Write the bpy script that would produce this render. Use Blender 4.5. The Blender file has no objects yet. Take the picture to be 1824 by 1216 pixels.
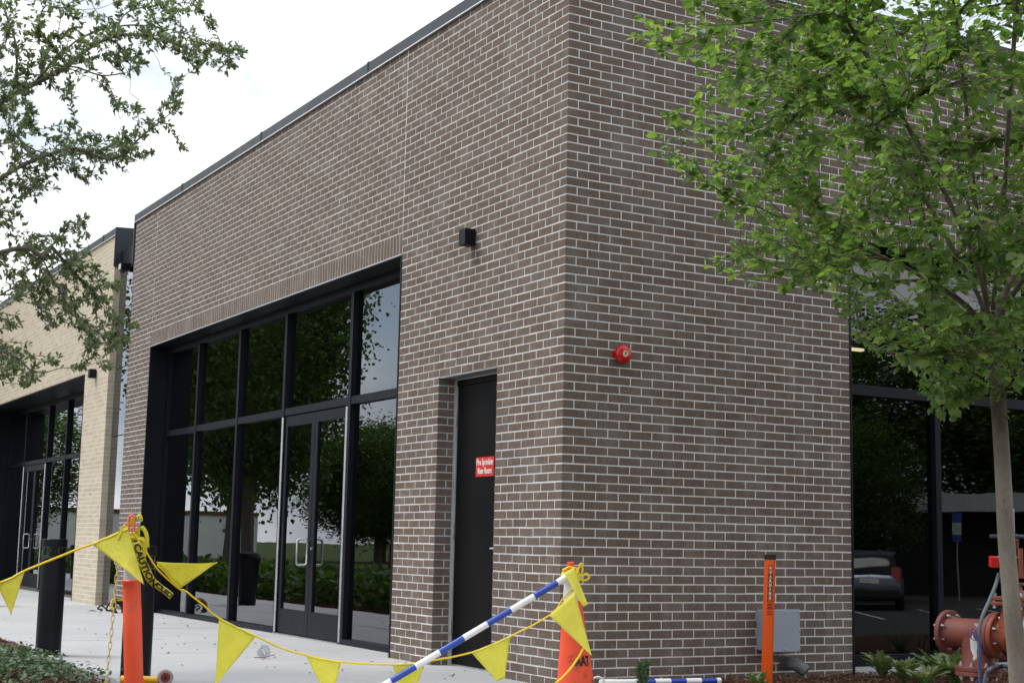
import bpy, bmesh, math, random
import numpy as np
from mathutils import Vector, Matrix

rng = np.random.default_rng(11)
random.seed(11)
S = bpy.context.scene
COL = S.collection
R = math.radians

# ------------------------------------------------------------------ camera
CAM = np.array([-5.734, -9.175, 1.015])
YAW, PITCH, ROLL, FPX = R(60.052), R(7.907), R(1.189), 2605.5
def cam_axes():
    f = np.array([math.cos(PITCH)*math.cos(YAW), math.cos(PITCH)*math.sin(YAW), math.sin(PITCH)])
    r = np.cross(f, [0, 0, 1]); r /= np.linalg.norm(r); u = np.cross(r, f)
    return r*math.cos(ROLL)+u*math.sin(ROLL), -r*math.sin(ROLL)+u*math.cos(ROLL), f
AR, AU, AF = cam_axes()
def at(x, y, d):
    """point of the place seen at photo pixel x, y, d metres away"""
    return CAM + d*(AF + AR*(x-912)/FPX - AU*(y-608)/FPX)
def px(P):
    D = np.atleast_2d(P)-CAM; z = D@AF
    return np.stack([912+FPX*(D@AR)/z, 608-FPX*(D@AU)/z, z], -1)
cd = bpy.data.cameras.new('camera'); cam = bpy.data.objects.new('camera', cd); COL.objects.link(cam)
cd.sensor_width = 36; cd.lens = 36*FPX/1824; cd.clip_start = .1; cd.clip_end = 3000
M4 = Matrix.Identity(4)
for i in range(3):
    M4[i][0], M4[i][1], M4[i][2], M4[i][3] = AR[i], AU[i], -AF[i], CAM[i]
cam.matrix_world = M4
S.camera = cam

# ------------------------------------------------------------------ light
SUN_AZ, SUN_EL = R(148), R(58)          # azimuth measured from +X towards +Y
sun_dir = Vector((math.cos(SUN_EL)*math.cos(SUN_AZ), math.cos(SUN_EL)*math.sin(SUN_AZ), math.sin(SUN_EL)))
ld = bpy.data.lights.new('sun', 'SUN'); ld.energy = 1.8; ld.angle = R(22); ld.color = (1, .96, .9)
lo = bpy.data.objects.new('sun', ld); COL.objects.link(lo); lo.rotation_euler = sun_dir.to_track_quat('Z', 'Y').to_euler()
W = bpy.data.worlds.new('World'); S.world = W; W.use_nodes = True
nt = W.node_tree; nt.nodes.clear()
def wn(t, **k):
    n = nt.nodes.new(t)
    for a, b in k.items(): setattr(n, a, b)
    return n
out = wn('ShaderNodeOutputWorld'); bg = wn('ShaderNodeBackground'); bg.inputs[1].default_value = .137
sky = wn('ShaderNodeTexSky', sky_type='NISHITA'); sky.sun_disc = False
sky.sun_elevation = SUN_EL; sky.sun_rotation = math.pi/2-SUN_AZ; sky.air_density = 1.0; sky.dust_density = 1.5
tc = wn('ShaderNodeTexCoord'); mp = wn('ShaderNodeMapping'); mp.inputs['Scale'].default_value = (1, 1, 1.9); mp.inputs['Location'].default_value = (3.1, 1.7, .4)
n1 = wn('ShaderNodeTexNoise'); n1.inputs['Scale'].default_value = 2.3; n1.inputs['Detail'].default_value = 8; n1.inputs['Roughness'].default_value = .55
cr = wn('ShaderNodeValToRGB'); cr.color_ramp.elements[0].position = .29; cr.color_ramp.elements[1].position = .41
n2 = wn('ShaderNodeTexNoise'); n2.inputs['Scale'].default_value = 5; n2.inputs['Detail'].default_value = 6
cc = wn('ShaderNodeValToRGB')
cc.color_ramp.elements[0].position = .40; cc.color_ramp.elements[0].color = (.47, .52, .60, 1)
cc.color_ramp.elements[1].position = .60; cc.color_ramp.elements[1].color = (1, 1, 1, 1)
vm = wn('ShaderNodeVectorMath', operation='SCALE'); vm.inputs['Scale'].default_value = 9.2
mix = wn('ShaderNodeMix', data_type='RGBA')
L = nt.links.new
L(tc.outputs['Generated'], mp.inputs[0]); L(mp.outputs[0], n1.inputs[0]); L(mp.outputs[0], n2.inputs[0])
L(n1.outputs[0], cr.inputs[0]); L(n2.outputs[0], cc.inputs[0]); L(cc.outputs[0], vm.inputs[0])
L(cr.outputs[0], mix.inputs[0]); L(sky.outputs[0], mix.inputs[6]); L(vm.outputs[0], mix.inputs[7])
L(mix.outputs[2], bg.inputs[0]); L(bg.outputs[0], out.inputs[0])
S.render.engine = 'CYCLES'
S.cycles.max_bounces = 7; S.cycles.transparent_max_bounces = 12; S.cycles.use_denoising = True
S.cycles.caustics_reflective = False; S.cycles.caustics_refractive = False
S.view_settings.view_transform = 'Standard'; S.view_settings.look = 'None'
S.view_settings.exposure = .48; S.view_settings.gamma = 1; S.view_settings.use_curve_mapping = False

# ------------------------------------------------------------------ materials
class NT:
    def __init__(s, name):
        s.m = bpy.data.materials.new(name); s.m.use_nodes = True; s.t = s.m.node_tree; s.t.nodes.clear()
        s.out = s.n('ShaderNodeOutputMaterial')
    def n(s, t, inp=None, **k):
        n = s.t.nodes.new(t)
        for a, b in k.items(): setattr(n, a, b)
        for a, b in (inp or {}).items():
            if isinstance(b, bpy.types.NodeSocket): s.t.links.new(b, n.inputs[a])
            else: n.inputs[a].default_value = b
        return n
    def l(s, a, b): s.t.links.new(a, b)
    def pos(s): return s.n('ShaderNodeNewGeometry').outputs['Position']
    def noise(s, scale, detail=4, rough=.55, vec=None):
        return s.n('ShaderNodeTexNoise', {'Vector': vec or s.pos(), 'Scale': scale, 'Detail': detail, 'Roughness': rough}).outputs[0]
    def ramp(s, fac, p0, p1, c0=(0, 0, 0, 1), c1=(1, 1, 1, 1)):
        r = s.n('ShaderNodeValToRGB', {0: fac}); e = r.color_ramp.elements
        e[0].position, e[1].position, e[0].color, e[1].color = p0, p1, c0, c1
        return r.outputs[0]
    def mix(s, fac, a, b, mode='MIX'):
        n = s.n('ShaderNodeMix', data_type='RGBA', blend_type=mode)
        for i, v in ((0, fac), (6, a), (7, b)):
            if isinstance(v, bpy.types.NodeSocket): s.l(v, n.inputs[i])
            else: n.inputs[i].default_value = v if i == 0 else (*v[:3], 1)
        return n.outputs[2]
    def math(s, op, a, b=0):
        n = s.n('ShaderNodeMath', operation=op)
        for i, v in ((0, a), (1, b)):
            if isinstance(v, bpy.types.NodeSocket): s.l(v, n.inputs[i])
            else: n.inputs[i].default_value = v
        return n.outputs[0]
    def rnd(s):
        a = s.n('ShaderNodeObjectInfo').outputs['Random']; b = s.n('ShaderNodeNewGeometry').outputs['Random Per Island']
        return s.math('FRACT', s.math('ADD', a, b))
    def bump(s, h, dist=.002, strength=.5):
        return s.n('ShaderNodeBump', {'Height': h, 'Distance': dist, 'Strength': strength}).outputs[0]
    def pbr(s, col, rough=.6, metal=0, normal=None, spec=.5, **k):
        p = s.n('ShaderNodeBsdfPrincipled'); i = p.inputs
        for key, v in (('Base Color', col), ('Roughness', rough), ('Metallic', metal), ('Specular IOR Level', spec), ('Normal', normal)):
            if v is None: continue
            if isinstance(v, bpy.types.NodeSocket): s.l(v, i[key])
            else: i[key].default_value = (*v[:3], 1) if key == 'Base Color' else v
        for a, b in k.items(): i[a.replace('_', ' ')].default_value = b
        return p.outputs[0]
    def done(s, sh): s.l(sh, s.out.inputs[0]); return s.m

MAT = {}
def simple(name, col, rough=.5, metal=0, var=.15, vscale=6, dirt=None, bump=0, bscale=60, spec=.5):
    t = NT(name); n = t.noise(vscale, 5)
    lo_ = tuple(c*(1-var) for c in col); hi = tuple(min(1, c*(1+var)) for c in col)
    c = t.mix(t.ramp(n, .3, .7), lo_, hi)
    if dirt: c = t.mix(t.ramp(t.noise(dirt[1], 6, .7), dirt[2], dirt[2]+.12), c, dirt[0])
    rr = t.math('ADD', t.math('MULTIPLY', t.noise(vscale*2.3, 4), .2), rough-.1)
    MAT[name] = t.done(t.pbr(c, rr, metal, t.bump(t.noise(bscale, 4), .003, bump) if bump else None, spec))
    return MAT[name]

def brick_mat(name, cols, speck, efflo):
    t = NT(name); r = t.rnd(); p = t.pos()
    ramp = t.n('ShaderNodeValToRGB', {0: r}); e = ramp.color_ramp.elements
    while len(e) < len(cols): e.new(.5)
    for i, c in enumerate(cols): e[i].position = i/(len(cols)-1); e[i].color = (*c, 1)
    c = ramp.outputs[0]
    c = t.mix(t.ramp(t.noise(38, 6, .7), .3, .75), c, t.mix(1, c, (.80, .785, .77), 'MULTIPLY'))
    c = t.mix(t.math('MULTIPLY', t.ramp(t.noise(3.1, 5, .6), .45, .8), efflo), c, (.42, .40, .38))
    streak = t.n('ShaderNodeMapping', {'Vector': p, 'Scale': (5.5, 5.5, .55)}).outputs[0]
    c = t.mix(t.math('MULTIPLY', t.ramp(t.noise(1.6, 6, .65, streak), .54, .80), efflo*1.2), c, (.36, .35, .335))
    v = t.n('ShaderNodeTexVoronoi', {'Vector': p, 'Scale': 95.0})
    pick = t.math('MULTIPLY', t.math('LESS_THAN', v.outputs['Distance'], .19), t.math('GREATER_THAN', t.n('ShaderNodeSeparateColor', {0: v.outputs['Color']}).outputs[0], .72))
    c = t.mix(pick, c, speck)
    v2 = t.n('ShaderNodeTexVoronoi', {'Vector': p, 'Scale': 70.0})
    pit = t.math('MULTIPLY', t.math('LESS_THAN', v2.outputs['Distance'], .2), t.math('GREATER_THAN', t.n('ShaderNodeSeparateColor', {0: v2.outputs['Color']}).outputs[1], .8))
    c = t.mix(pit, c, tuple(x*.35 for x in cols[0]))
    MAT[name] = t.done(t.pbr(c, .82, 0, t.bump(t.noise(160, 4, .7), .003, .5), .3))
brick_mat('brown_brick', [(.130, .095, .077), (.142, .104, .084), (.149, .110, .088), (.140, .105, .088), (.157, .115, .088)], (.5, .46, .42), .22)
brick_mat('tan_brick', [(.52, .435, .31), (.59, .505, .37), (.64, .555, .42), (.56, .47, .335), (.66, .58, .45)], (.7, .62, .5), .10)
def mortar_mat(name, a, b):
    t = NT(name); c = t.mix(t.ramp(t.noise(2.2, 6, .7), .3, .75), a, b)
    c = t.mix(t.ramp(t.noise(70, 4), .35, .8), c, t.mix(1, c, (.86, .855, .85), 'MULTIPLY'))
    MAT[name] = t.done(t.pbr(c, .95, 0, t.bump(t.noise(240, 4, .7), .004, .6), .1))
mortar_mat('mortar', (.67, .66, .65), (.77, .765, .755))
mortar_mat('tan_mortar', (.66, .65, .63), (.78, .77, .75))

# concrete
t = NT('concrete'); c = t.mix(t.ramp(t.noise(.7, 7, .65), .3, .72), (.41, .42, .435), (.50, .508, .52))
st = t.n('ShaderNodeMapping', {'Vector': t.pos(), 'Scale': (1.2, 14, 1)}).outputs[0]
c = t.mix(t.math('MULTIPLY', t.ramp(t.noise(3, 5, .6, st), .5, .8), .25), c, (.39, .39, .39))
c = t.mix(t.math('MULTIPLY', t.ramp(t.noise(90, 3, .7), .62, .74), .5), c, (.34, .34, .33))
c = t.mix(t.math('MULTIPLY', t.ramp(t.noise(1.9, 8, .75), .54, .70), .45), c, (.33, .325, .315))
MAT['concrete'] = t.done(t.pbr(c, .9, 0, t.bump(t.noise(130, 5, .7), .003, .35), .2))
# asphalt
t = NT('asphalt'); c = t.mix(t.ramp(t.noise(.6, 6), .3, .7), (.042, .042, .043), (.065, .064, .062))
c = t.mix(t.ramp(t.noise(220, 2), .6, .75), c, (.13, .13, .125))
MAT['asphalt'] = t.done(t.pbr(c, .9, 0, t.bump(t.noise(200, 3), .004, .6), .3))
# mulch soil
t = NT('mulch'); c = t.mix(t.ramp(t.noise(45, 6, .7), .3, .7), (.035, .018, .012), (.13, .062, .038))
far = t.math('GREATER_THAN', t.n('ShaderNodeVectorMath', {0: t.n('ShaderNodeVectorMath', {0: t.pos(), 1: (0, 8, 0)}, operation='SUBTRACT').outputs[0]}, operation='LENGTH').outputs['Value'], 17)
c = t.mix(far, c, t.mix(t.ramp(t.noise(3, 6, .7), .3, .7), (.035, .06, .018), (.08, .11, .03)))
MAT['mulch'] = t.done(t.pbr(c, .95, 0, t.bump(t.noise(60, 6, .7), .03, .8), .1))
def island_mat(name, cols, rough=.8, transl=0, tcol=None, spec=.3):
    t = NT(name); ramp = t.n('ShaderNodeValToRGB', {0: t.rnd()}); e = ramp.color_ramp.elements
    while len(e) < len(cols): e.new(.5)
    for i, cc_ in enumerate(cols): e[i].position = i/(len(cols)-1); e[i].color = (*cc_, 1)
    c = t.mix(t.ramp(t.noise(30, 4), .3, .7), ramp.outputs[0], t.mix(1, ramp.outputs[0], (.8, .82, .8), 'MULTIPLY'))
    sh = t.pbr(c, rough, 0, None, spec)
    if transl:
        tl = t.n('ShaderNodeBsdfTranslucent', {0: t.mix(1, c, tcol, 'MULTIPLY')})
        mx = t.n('ShaderNodeMixShader', {0: transl, 1: sh, 2: tl.outputs[0]}); sh = mx.outputs[0]
    MAT[name] = t.done(sh)
island_mat('mulch_chip', [(.05, .022, .014), (.11, .048, .028), (.17, .085, .05), (.24, .15, .10)], .9)
island_mat('dry_leaf', [(.16, .09, .05), (.26, .17, .10), (.10, .06, .04)], .8)
island_mat('green_leaf', [(.078, .138, .054), (.125, .200, .066), (.190, .275, .085), (.108, .178, .075), (.28, .35, .12)], .38, .56, (1.5, 1.7, .75), .5)
island_mat('oak_leaf', [(.105, .140, .082), (.140, .182, .100), (.178, .222, .122), (.225, .262, .17)], .42, .38, (1.4, 1.6, .8), .5)
island_mat('far_leaf', [(.045, .085, .022), (.07, .12, .03), (.10, .16, .04)], .6, .35, (1.5, 1.7, .6), .3)
island_mat('cover_leaf', [(.05, .10, .055), (.08, .14, .07), (.12, .18, .09), (.05, .085, .04)], .5, .2, (1.3, 1.5, .8), .4)
island_mat('cycad_leaf', [(.09, .16, .05), (.14, .22, .075), (.20, .28, .11), (.26, .22, .12)], .45, .25, (1.3, 1.5, .7), .5)
island_mat('strap_leaf', [(.20, .26, .14), (.30, .36, .22), (.12, .18, .07)], .5, .2, (1.2, 1.3, .8), .4)
# bark
t = NT('mottled_bark'); mpn = t.n('ShaderNodeMapping', {'Vector': t.pos(), 'Scale': (1, 1, .33)}).outputs[0]
c = t.mix(t.ramp(t.noise(7, 5, .6, mpn), .35, .68), (.20, .175, .135), (.30, .275, .23))
c = t.mix(t.ramp(t.noise(13, 3, .5, mpn), .60, .66), c, (.17, .105, .075))
c = t.mix(t.ramp(t.noise(60, 5, .7), .45, .8), c, t.mix(1, c, (.7, .7, .68), 'MULTIPLY'))
zz = t.n('ShaderNodeSeparateXYZ', {0: t.pos()}).outputs[2]
up = t.n('ShaderNodeMapRange', {0: zz, 1: 1.35, 2: 1.75}).outputs[0]
c = t.mix(up, c, t.mix(t.ramp(t.noise(20, 4), .3, .7), (.070, .055, .043), (.135, .112, .09)))
MAT['mottled_bark'] = t.done(t.pbr(c, .85, 0, t.bump(t.noise(50, 5, .6, mpn), .006, .6), .2))
simple('oak_bark', (.105, .09, .078), .95, 0, .35, 14, None, .9, 40)
# metals, plastics
simple('dark_metal', (.006, .007, .011), .45, 0, .25, 3, spec=.2)
simple('frame_metal', (.0055, .007, .013), .42, 0, .2, 3, spec=.2)
simple('coping_metal', (.026, .034, .043), .42, 0, .15, 1.5, spec=.35)
simple('black_paint', (.005, .0055, .009), .38, 0, .3, 3, spec=.22)
simple('door_black', (.0045, .0045, .005), .5, 0, .3, 2, ((.012, .012, .012), 9, .72), spec=.10)
simple('steel', (.52, .53, .54), .28, .9, .12, 8)
simple('galvanised', (.42, .43, .44), .45, .8, .2, 20)
simple('drip_edge', (.62, .63, .65), .4, .3, .1, 8)
simple('grey_frame', (.42, .43, .44), .5, .2, .12, 5)
simple('box_grey', (.30, .335, .40), .45, 0, .05, 3, ((.24, .26, .30), 14, .74))
simple('pipe_grey', (.12, .125, .13), .6, .2, .35, 12, ((.35, .34, .32), 9, .66), .3, 60)
simple('conduit', (.10, .12, .145), .5, 0, .15, 10)
simple('rust', (.10, .045, .028), .9, 0, .4, 25)
simple('red_oxide', (.165, .042, .033), .62, 0, .16, 7, ((.40, .30, .27), 11, .72), .25, 70)
simple('orange_oxide', (.215, .048, .020), .58, 0, .16, 8, ((.20, .05, .03), 15, .68), .2, 70)
simple('valve_blue', (.10, .30, .55), .45, 0, .15, 8)
simple('handle_blue', (.035, .05, .085), .4, 0, .2, 8)
simple('bell_red', (.52, .008, .008), .22, 0, .1, 4)
simple('sign_red', (.58, .012, .010), .35, 0, .06, 4)
simple('switch_red', (.55, .012, .010), .4, 0, .1, 6)
simple('cream', (.62, .58, .38), .5, 0, .1, 30)
simple('white_print', (.82, .82, .80), .5, 0, .03, 6)
simple('black_print', (.012, .012, .012), .5, 0, .1, 6)
simple('cone_orange', (.84, .085, .026), .45, 0, .10, 6, ((.20, .05, .03), 13, .57), .1, 40)
simple('post_orange', (.90, .105, .040), .42, 0, .07, 5, ((.50, .11, .06), 12, .60))
simple('marker_orange', (.80, .105, .004), .36, 0, .05, 4)
simple('marker_label', (.62, .075, .012), .4, 0, .05, 8)
simple('band_white', (.58, .58, .60), .45, 0, .10, 14, ((.40, .40, .40), 22, .66))
simple('pvc_white', (.78, .78, .77), .35, 0, .06, 6, ((.6, .6, .58), 18, .7))
simple('pvc_blue', (.012, .055, .36), .32, 0, .1, 6, ((.25, .3, .5), 40, .76))
simple('yellow_plastic', (.66, .40, .02), .4, 0, .12, 8)
simple('chain_yellow', (.66, .55, .20), .5, 0, .12, 30)
simple('tyre_grey', (.30, .29, .28), .8, 0, .15, 30)
simple('hub_red', (.20, .012, .018), .5, 0, .2, 20)
simple('rope_yellow', (.80, .56, .010), .55, 0, .08, 40)
simple('rubber_black', (.014, .014, .014), .7, 0, .3, 20)
simple('white_stucco', (.74, .74, .73), .9, 0, .05, 2, None, .2, 60)
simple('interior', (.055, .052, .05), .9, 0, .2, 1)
simple('wood_brown', (.17, .065, .032), .7, 0, .25, 6)
simple('shingle', (.085, .055, .042), .95, 0, .35, 6, None, .7, 14)
simple('awning_yellow', (.62, .42, .03), .7, 0, .1, 3)
simple('car_grey', (.20, .22, .26), .25, .5, .05, 2)
simple('car_glass', (.006, .007, .008), .08, 0, .1, 2)
simple('tail_red', (.30, .010, .010), .2, 0, .1, 4)
simple('blue_print', (.02, .06, .24), .5, 0, .1, 5)
simple('grass_soil', (.06, .085, .03), .95, 0, .35, 5, None, .6, 40)
simple('wire_blue', (.03, .07, .35), .5, 0, .1, 5)
simple('joint_dirt', (.10, .095, .085), .95, 0, .2, 9)
simple('caulk', (.36, .34, .32), .8, 0, .1, 12)
def cloth_mat(name, col, transl, k=.2):
    t = NT(name); c = t.mix(t.ramp(t.noise(9, 5), .3, .7), tuple(x*(1-k) for x in col), col)
    b = t.bump(t.noise(15, 5, .6), .03, .55)
    d = t.pbr(c, .42, 0, b, .4); tl = t.n('ShaderNodeBsdfTranslucent', {0: c, 'Normal': b})
    MAT[name] = t.done(t.n('ShaderNodeMixShader', {0: transl, 1: d, 2: tl.outputs[0]}).outputs[0])
cloth_mat('pennant_yellow', (.97, .93, .15), .40, .10)
cloth_mat('tape_yellow', (.82, .72, .05), .3)
# window glass: tinted, partly mirroring
def glass_mat(name, ior, tint, wob):
    t = NT(name); b = t.bump(t.noise(1.1, 2, .4), .02, wob)
    g = t.n('ShaderNodeBsdfGlossy', {'Color': (.92, .95, 1, 1), 'Roughness': 0.0, 'Normal': b})
    tr = t.n('ShaderNodeBsdfTransparent', {0: (*tint, 1)})
    fr = t.n('ShaderNodeFresnel', {'IOR': ior}); k = t.math('SUBTRACT', 1, fr.outputs[0])
    MAT[name] = t.done(t.n('ShaderNodeMixShader', {0: t.math('MULTIPLY', t.math('SUBTRACT', 1, t.math('MULTIPLY', k, k)), t.math('SUBTRACT', 1, t.n('ShaderNodeNewGeometry').outputs['Backfacing'])), 1: tr.outputs[0], 2: g.outputs[0]}).outputs[0])
glass_mat('tinted_glass', 1.50, (.26, .275, .28), .05)
glass_mat('clear_plastic', 1.35, (.85, .87, .88), 0)
t = NT('strip_light'); MAT['strip_light'] = t.done(t.n('ShaderNodeEmission', {0: (1, .78, .45, 1), 1: 9.0}).outputs[0])

# ------------------------------------------------------------------ mesh helpers
def A(v): return np.asarray(v, float)
class MB:
    """collects shapes; build() links them as one mesh object"""
    def __init__(s): s.v = []; s.f = []
    def add(s, V, F):
        o = len(s.v); s.v += [tuple(map(float, p)) for p in V]; s.f += [tuple(i+o for i in f) for f in F]; return s
    def box(s, a, b):
        (x0, y0, z0), (x1, y1, z1) = a, b
        V = [(x0, y0, z0), (x1, y0, z0), (x1, y1, z0), (x0, y1, z0), (x0, y0, z1), (x1, y0, z1), (x1, y1, z1), (x0, y1, z1)]
        return s.add(V, [(3, 2, 1, 0), (4, 5, 6, 7), (0, 1, 5, 4), (1, 2, 6, 5), (2, 3, 7, 6), (3, 0, 4, 7)])
    def tube(s, path, rad, n=8, cap=True, flat=None):
        P = A(path); k = len(P); rad = np.broadcast_to(A(rad), (k,))
        T = np.gradient(P, axis=0); T /= np.linalg.norm(T, axis=1)[:, None]+1e-12
        u = np.cross(T[0], (0, 0, 1)); u = u if np.linalg.norm(u) > 1e-3 else np.cross(T[0], (1, 0, 0)); V = []
        for i in range(k):
            u = u-T[i]*(u@T[i]); u /= np.linalg.norm(u); w = np.cross(T[i], u)
            for j in range(n):
                a = 2*math.pi*j/n; V.append(P[i]+rad[i]*(u*math.cos(a)+w*math.sin(a)*(flat or 1)))
        F = [(i*n+j, i*n+(j+1) % n, (i+1)*n+(j+1) % n, (i+1)*n+j) for i in range(k-1) for j in range(n)]
        if cap: F += [tuple(range(n))[::-1], tuple((k-1)*n+j for j in range(n))]
        return s.add(V, F)
    def lathe(s, prof, o=(0, 0, 0), ax=(0, 0, 1), n=24, cap=True, ring=None):
        ax = A(ax)/np.linalg.norm(ax); u = np.cross(ax, (0, 0, 1)); u = u if np.linalg.norm(u) > 1e-3 else np.cross(ax, (1, 0, 0)); u /= np.linalg.norm(u); w = np.cross(ax, u)
        V = [A(o)+ax*h+r*(u*math.cos(2*math.pi*j/n)+w*math.sin(2*math.pi*j/n)) for r, h in prof for j in range(n)]
        k = len(prof); F = [(i*n+j, i*n+(j+1) % n, (i+1)*n+(j+1) % n, (i+1)*n+j) for i in range(k-1) for j in range(n)]
        if cap: F += [tuple(range(n))[::-1], tuple((k-1)*n+j for j in range(n))]
        return s.add(V, F)
    def torus(s, c, ax, Rr, r, n=28, m=8):
        ax = A(ax)/np.linalg.norm(ax); u = np.cross(ax, (0, 0, 1)); u = u if np.linalg.norm(u) > 1e-3 else A((1, 0, 0)); u /= np.linalg.norm(u); w = np.cross(ax, u)
        V = []
        for i in range(n):
            a = 2*math.pi*i/n; d = u*math.cos(a)+w*math.sin(a)
            for j in range(m):
                b = 2*math.pi*j/m; V.append(A(c)+d*(Rr+r*math.cos(b))+ax*r*math.sin(b))
        return s.add(V, [(i*m+j, ((i+1) % n)*m+j, ((i+1) % n)*m+(j+1) % m, i*m+(j+1) % m) for i in range(n) for j in range(m)])
    def grid(s, G):
        G = A(G); a, b = G.shape[:2]
        return s.add(G.reshape(-1, 3), [(i*b+j, (i+1)*b+j, (i+1)*b+j+1, i*b+j+1) for i in range(a-1) for j in range(b-1)])
    def build(s, name, mat, parent=None, smooth=False, bevel=0, loc=None):
        me = bpy.data.meshes.new(name)
        V = A(s.v)
        if loc is not None: V = V-A(loc)
        me.from_pydata(V.tolist(), [], s.f); me.validate()
        if isinstance(mat, str): mat = MAT[mat]
        me.materials.append(mat)
        o = bpy.data.objects.new(name, me); COL.objects.link(o)
        if loc is not None: o.location = loc
        if parent is not None: o.parent = parent
        bm = bmesh.new(); bm.from_mesh(me); bmesh.ops.recalc_face_normals(bm, faces=bm.faces); bm.to_mesh(me); bm.free()
        me.polygons.foreach_set('use_smooth', [bool(smooth)]*len(me.polygons))
        if smooth: me.set_sharp_from_angle(angle=R(40))
        if bevel:
            m = o.modifiers.new('bevel', 'BEVEL'); m.width = bevel; m.segments = 2; m.limit_method = 'ANGLE'; m.angle_limit = R(50)
        return o
def raw(name, V, F, mat, parent=None, smooth=False, kind=None):
    """fast mesh: V (n,3), F list of equal-size face arrays"""
    me = bpy.data.meshes.new(name); V = A(V)
    me.vertices.add(len(V)); me.vertices.foreach_set('co', V.ravel())
    Fs = [np.asarray(f, np.int32) for f in (F if isinstance(F, list) else [F])]
    tot = np.concatenate([np.full(len(f), f.shape[1], np.int32) for f in Fs]); idx = np.concatenate([f.ravel() for f in Fs])
    me.loops.add(len(idx)); me.loops.foreach_set('vertex_index', idx)
    me.polygons.add(len(tot)); me.polygons.foreach_set('loop_start', np.concatenate([[0], np.cumsum(tot)[:-1]]).astype(np.int32))
    me.polygons.foreach_set('loop_total', tot); me.update(calc_edges=True)
    me.materials.append(MAT[mat] if isinstance(mat, str) else mat)
    me.polygons.foreach_set('use_smooth', [bool(smooth)]*len(tot))
    o = bpy.data.objects.new(name, me); COL.objects.link(o)
    if parent is not None: o.parent = parent
    if kind: o['kind'] = kind
    return o
def tag(o, label, cat, group=None):
    o['label'] = label; o['category'] = cat
    if group: o['group'] = group
    return o
def thing(name, label, cat, loc=(0, 0, 0), group=None):
    o = bpy.data.objects.new(name, None); COL.objects.link(o); o.location = loc; o.empty_display_size = .2
    return tag(o, label, cat, group)
def rel(o, parent):
    """parent o, built in world coordinates, under an Empty that stands elsewhere"""
    o.parent = parent; o.matrix_parent_inverse = Matrix.Translation(-Vector(parent.location)); return o
def struct(o): o['kind'] = 'structure'; return o
BOX_F = np.array([(3, 2, 1, 0), (4, 5, 6, 7), (0, 1, 5, 4), (1, 2, 6, 5), (2, 3, 7, 6), (3, 0, 4, 7)])
def boxes_np(lo_, hi):
    """many boxes at once: lo, hi (n,3) -> V, F"""
    lo_, hi = A(lo_), A(hi); n = len(lo_)
    sel = np.array([(0, 0, 0), (1, 0, 0), (1, 1, 0), (0, 1, 0), (0, 0, 1), (1, 0, 1), (1, 1, 1), (0, 1, 1)])
    V = np.where(sel[None] == 1, hi[:, None], lo_[:, None]).reshape(-1, 3)
    return V, (BOX_F[None]+8*np.arange(n)[:, None, None]).reshape(-1, 4)
def text_mesh(s, size, bold=.0, align='CENTER'):
    cu = bpy.data.curves.new('text', 'FONT'); cu.body = s; cu.size = size; cu.align_x = align; cu.align_y = 'CENTER'; cu.offset = bold; cu.resolution_u = 3
    o = bpy.data.objects.new('text', cu); COL.objects.link(o); bpy.context.view_layer.update()
    me = bpy.data.meshes.new_from_object(o.evaluated_get(bpy.context.evaluated_depsgraph_get()))
    V = [tuple(v.co) for v in me.vertices]; F = [tuple(p.vertices) for p in me.polygons]
    bpy.data.objects.remove(o); bpy.data.meshes.remove(me); bpy.data.curves.remove(cu)
    return A(V), F

# ================================================================== ground
GZ = -.63                                  # parking lot level
def ground_h(x, y):
    s = np.clip((-4.6-y)/2.6, 0, 1); s = s*s*(3-2*s)
    b = np.clip((np.asarray(x)-.25)/.4, 0, 1)*np.clip((np.asarray(y)+2.2)/1.5, 0, 1)
    return -.035+.06*b+(GZ+.035)*s
# one sheet to the horizon, finer near the building
xs = np.unique(np.concatenate([np.linspace(-600, -40, 8), np.linspace(-40, -12, 8), np.linspace(-12, 14, 66), np.linspace(14, 60, 10), np.linspace(60, 600, 8)]))
ys = np.unique(np.concatenate([np.linspace(-600, -40, 8), np.linspace(-40, -9, 10), np.linspace(-9, 8, 52), np.linspace(8, 60, 14), np.linspace(60, 600, 8)]))
gx, gy = np.meshgrid(xs, ys, indexing='ij')
gz = ground_h(gx, gy)-.02+(rng.random(gx.shape)-.5)*.02
gz = np.where(gy < -7, GZ-.03, gz); gz = np.where((gx > -2.8) & (gx < 0.4) & (gy > -3.4), -.12, gz); gz = np.where((gx > .3) & (gy > .32), -.12, gz)
m = MB(); m.grid(np.stack([gx, gy, gz], -1)); struct(m.build('ground', 'mulch', smooth=True))
m = MB(); m.box((-60, -70, GZ-.2), (90, -7.3, GZ)); struct(m.build('parking_lot', 'asphalt'))
for i in range(9):                           # stall lines far across the lot
    x = 14+i*2.75; m = MB(); a = R(-45)
    c0 = A((x, -19-i*.2, GZ+.004)); d = A((.55, -.83, 0))*2.6; w = A((.83, .55, 0))*.05
    m.add([c0-d-w, c0+d-w, c0+d+w, c0-d+w], [(0, 1, 2, 3)]); struct(m.build('stall_line', 'white_print'))
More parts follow.
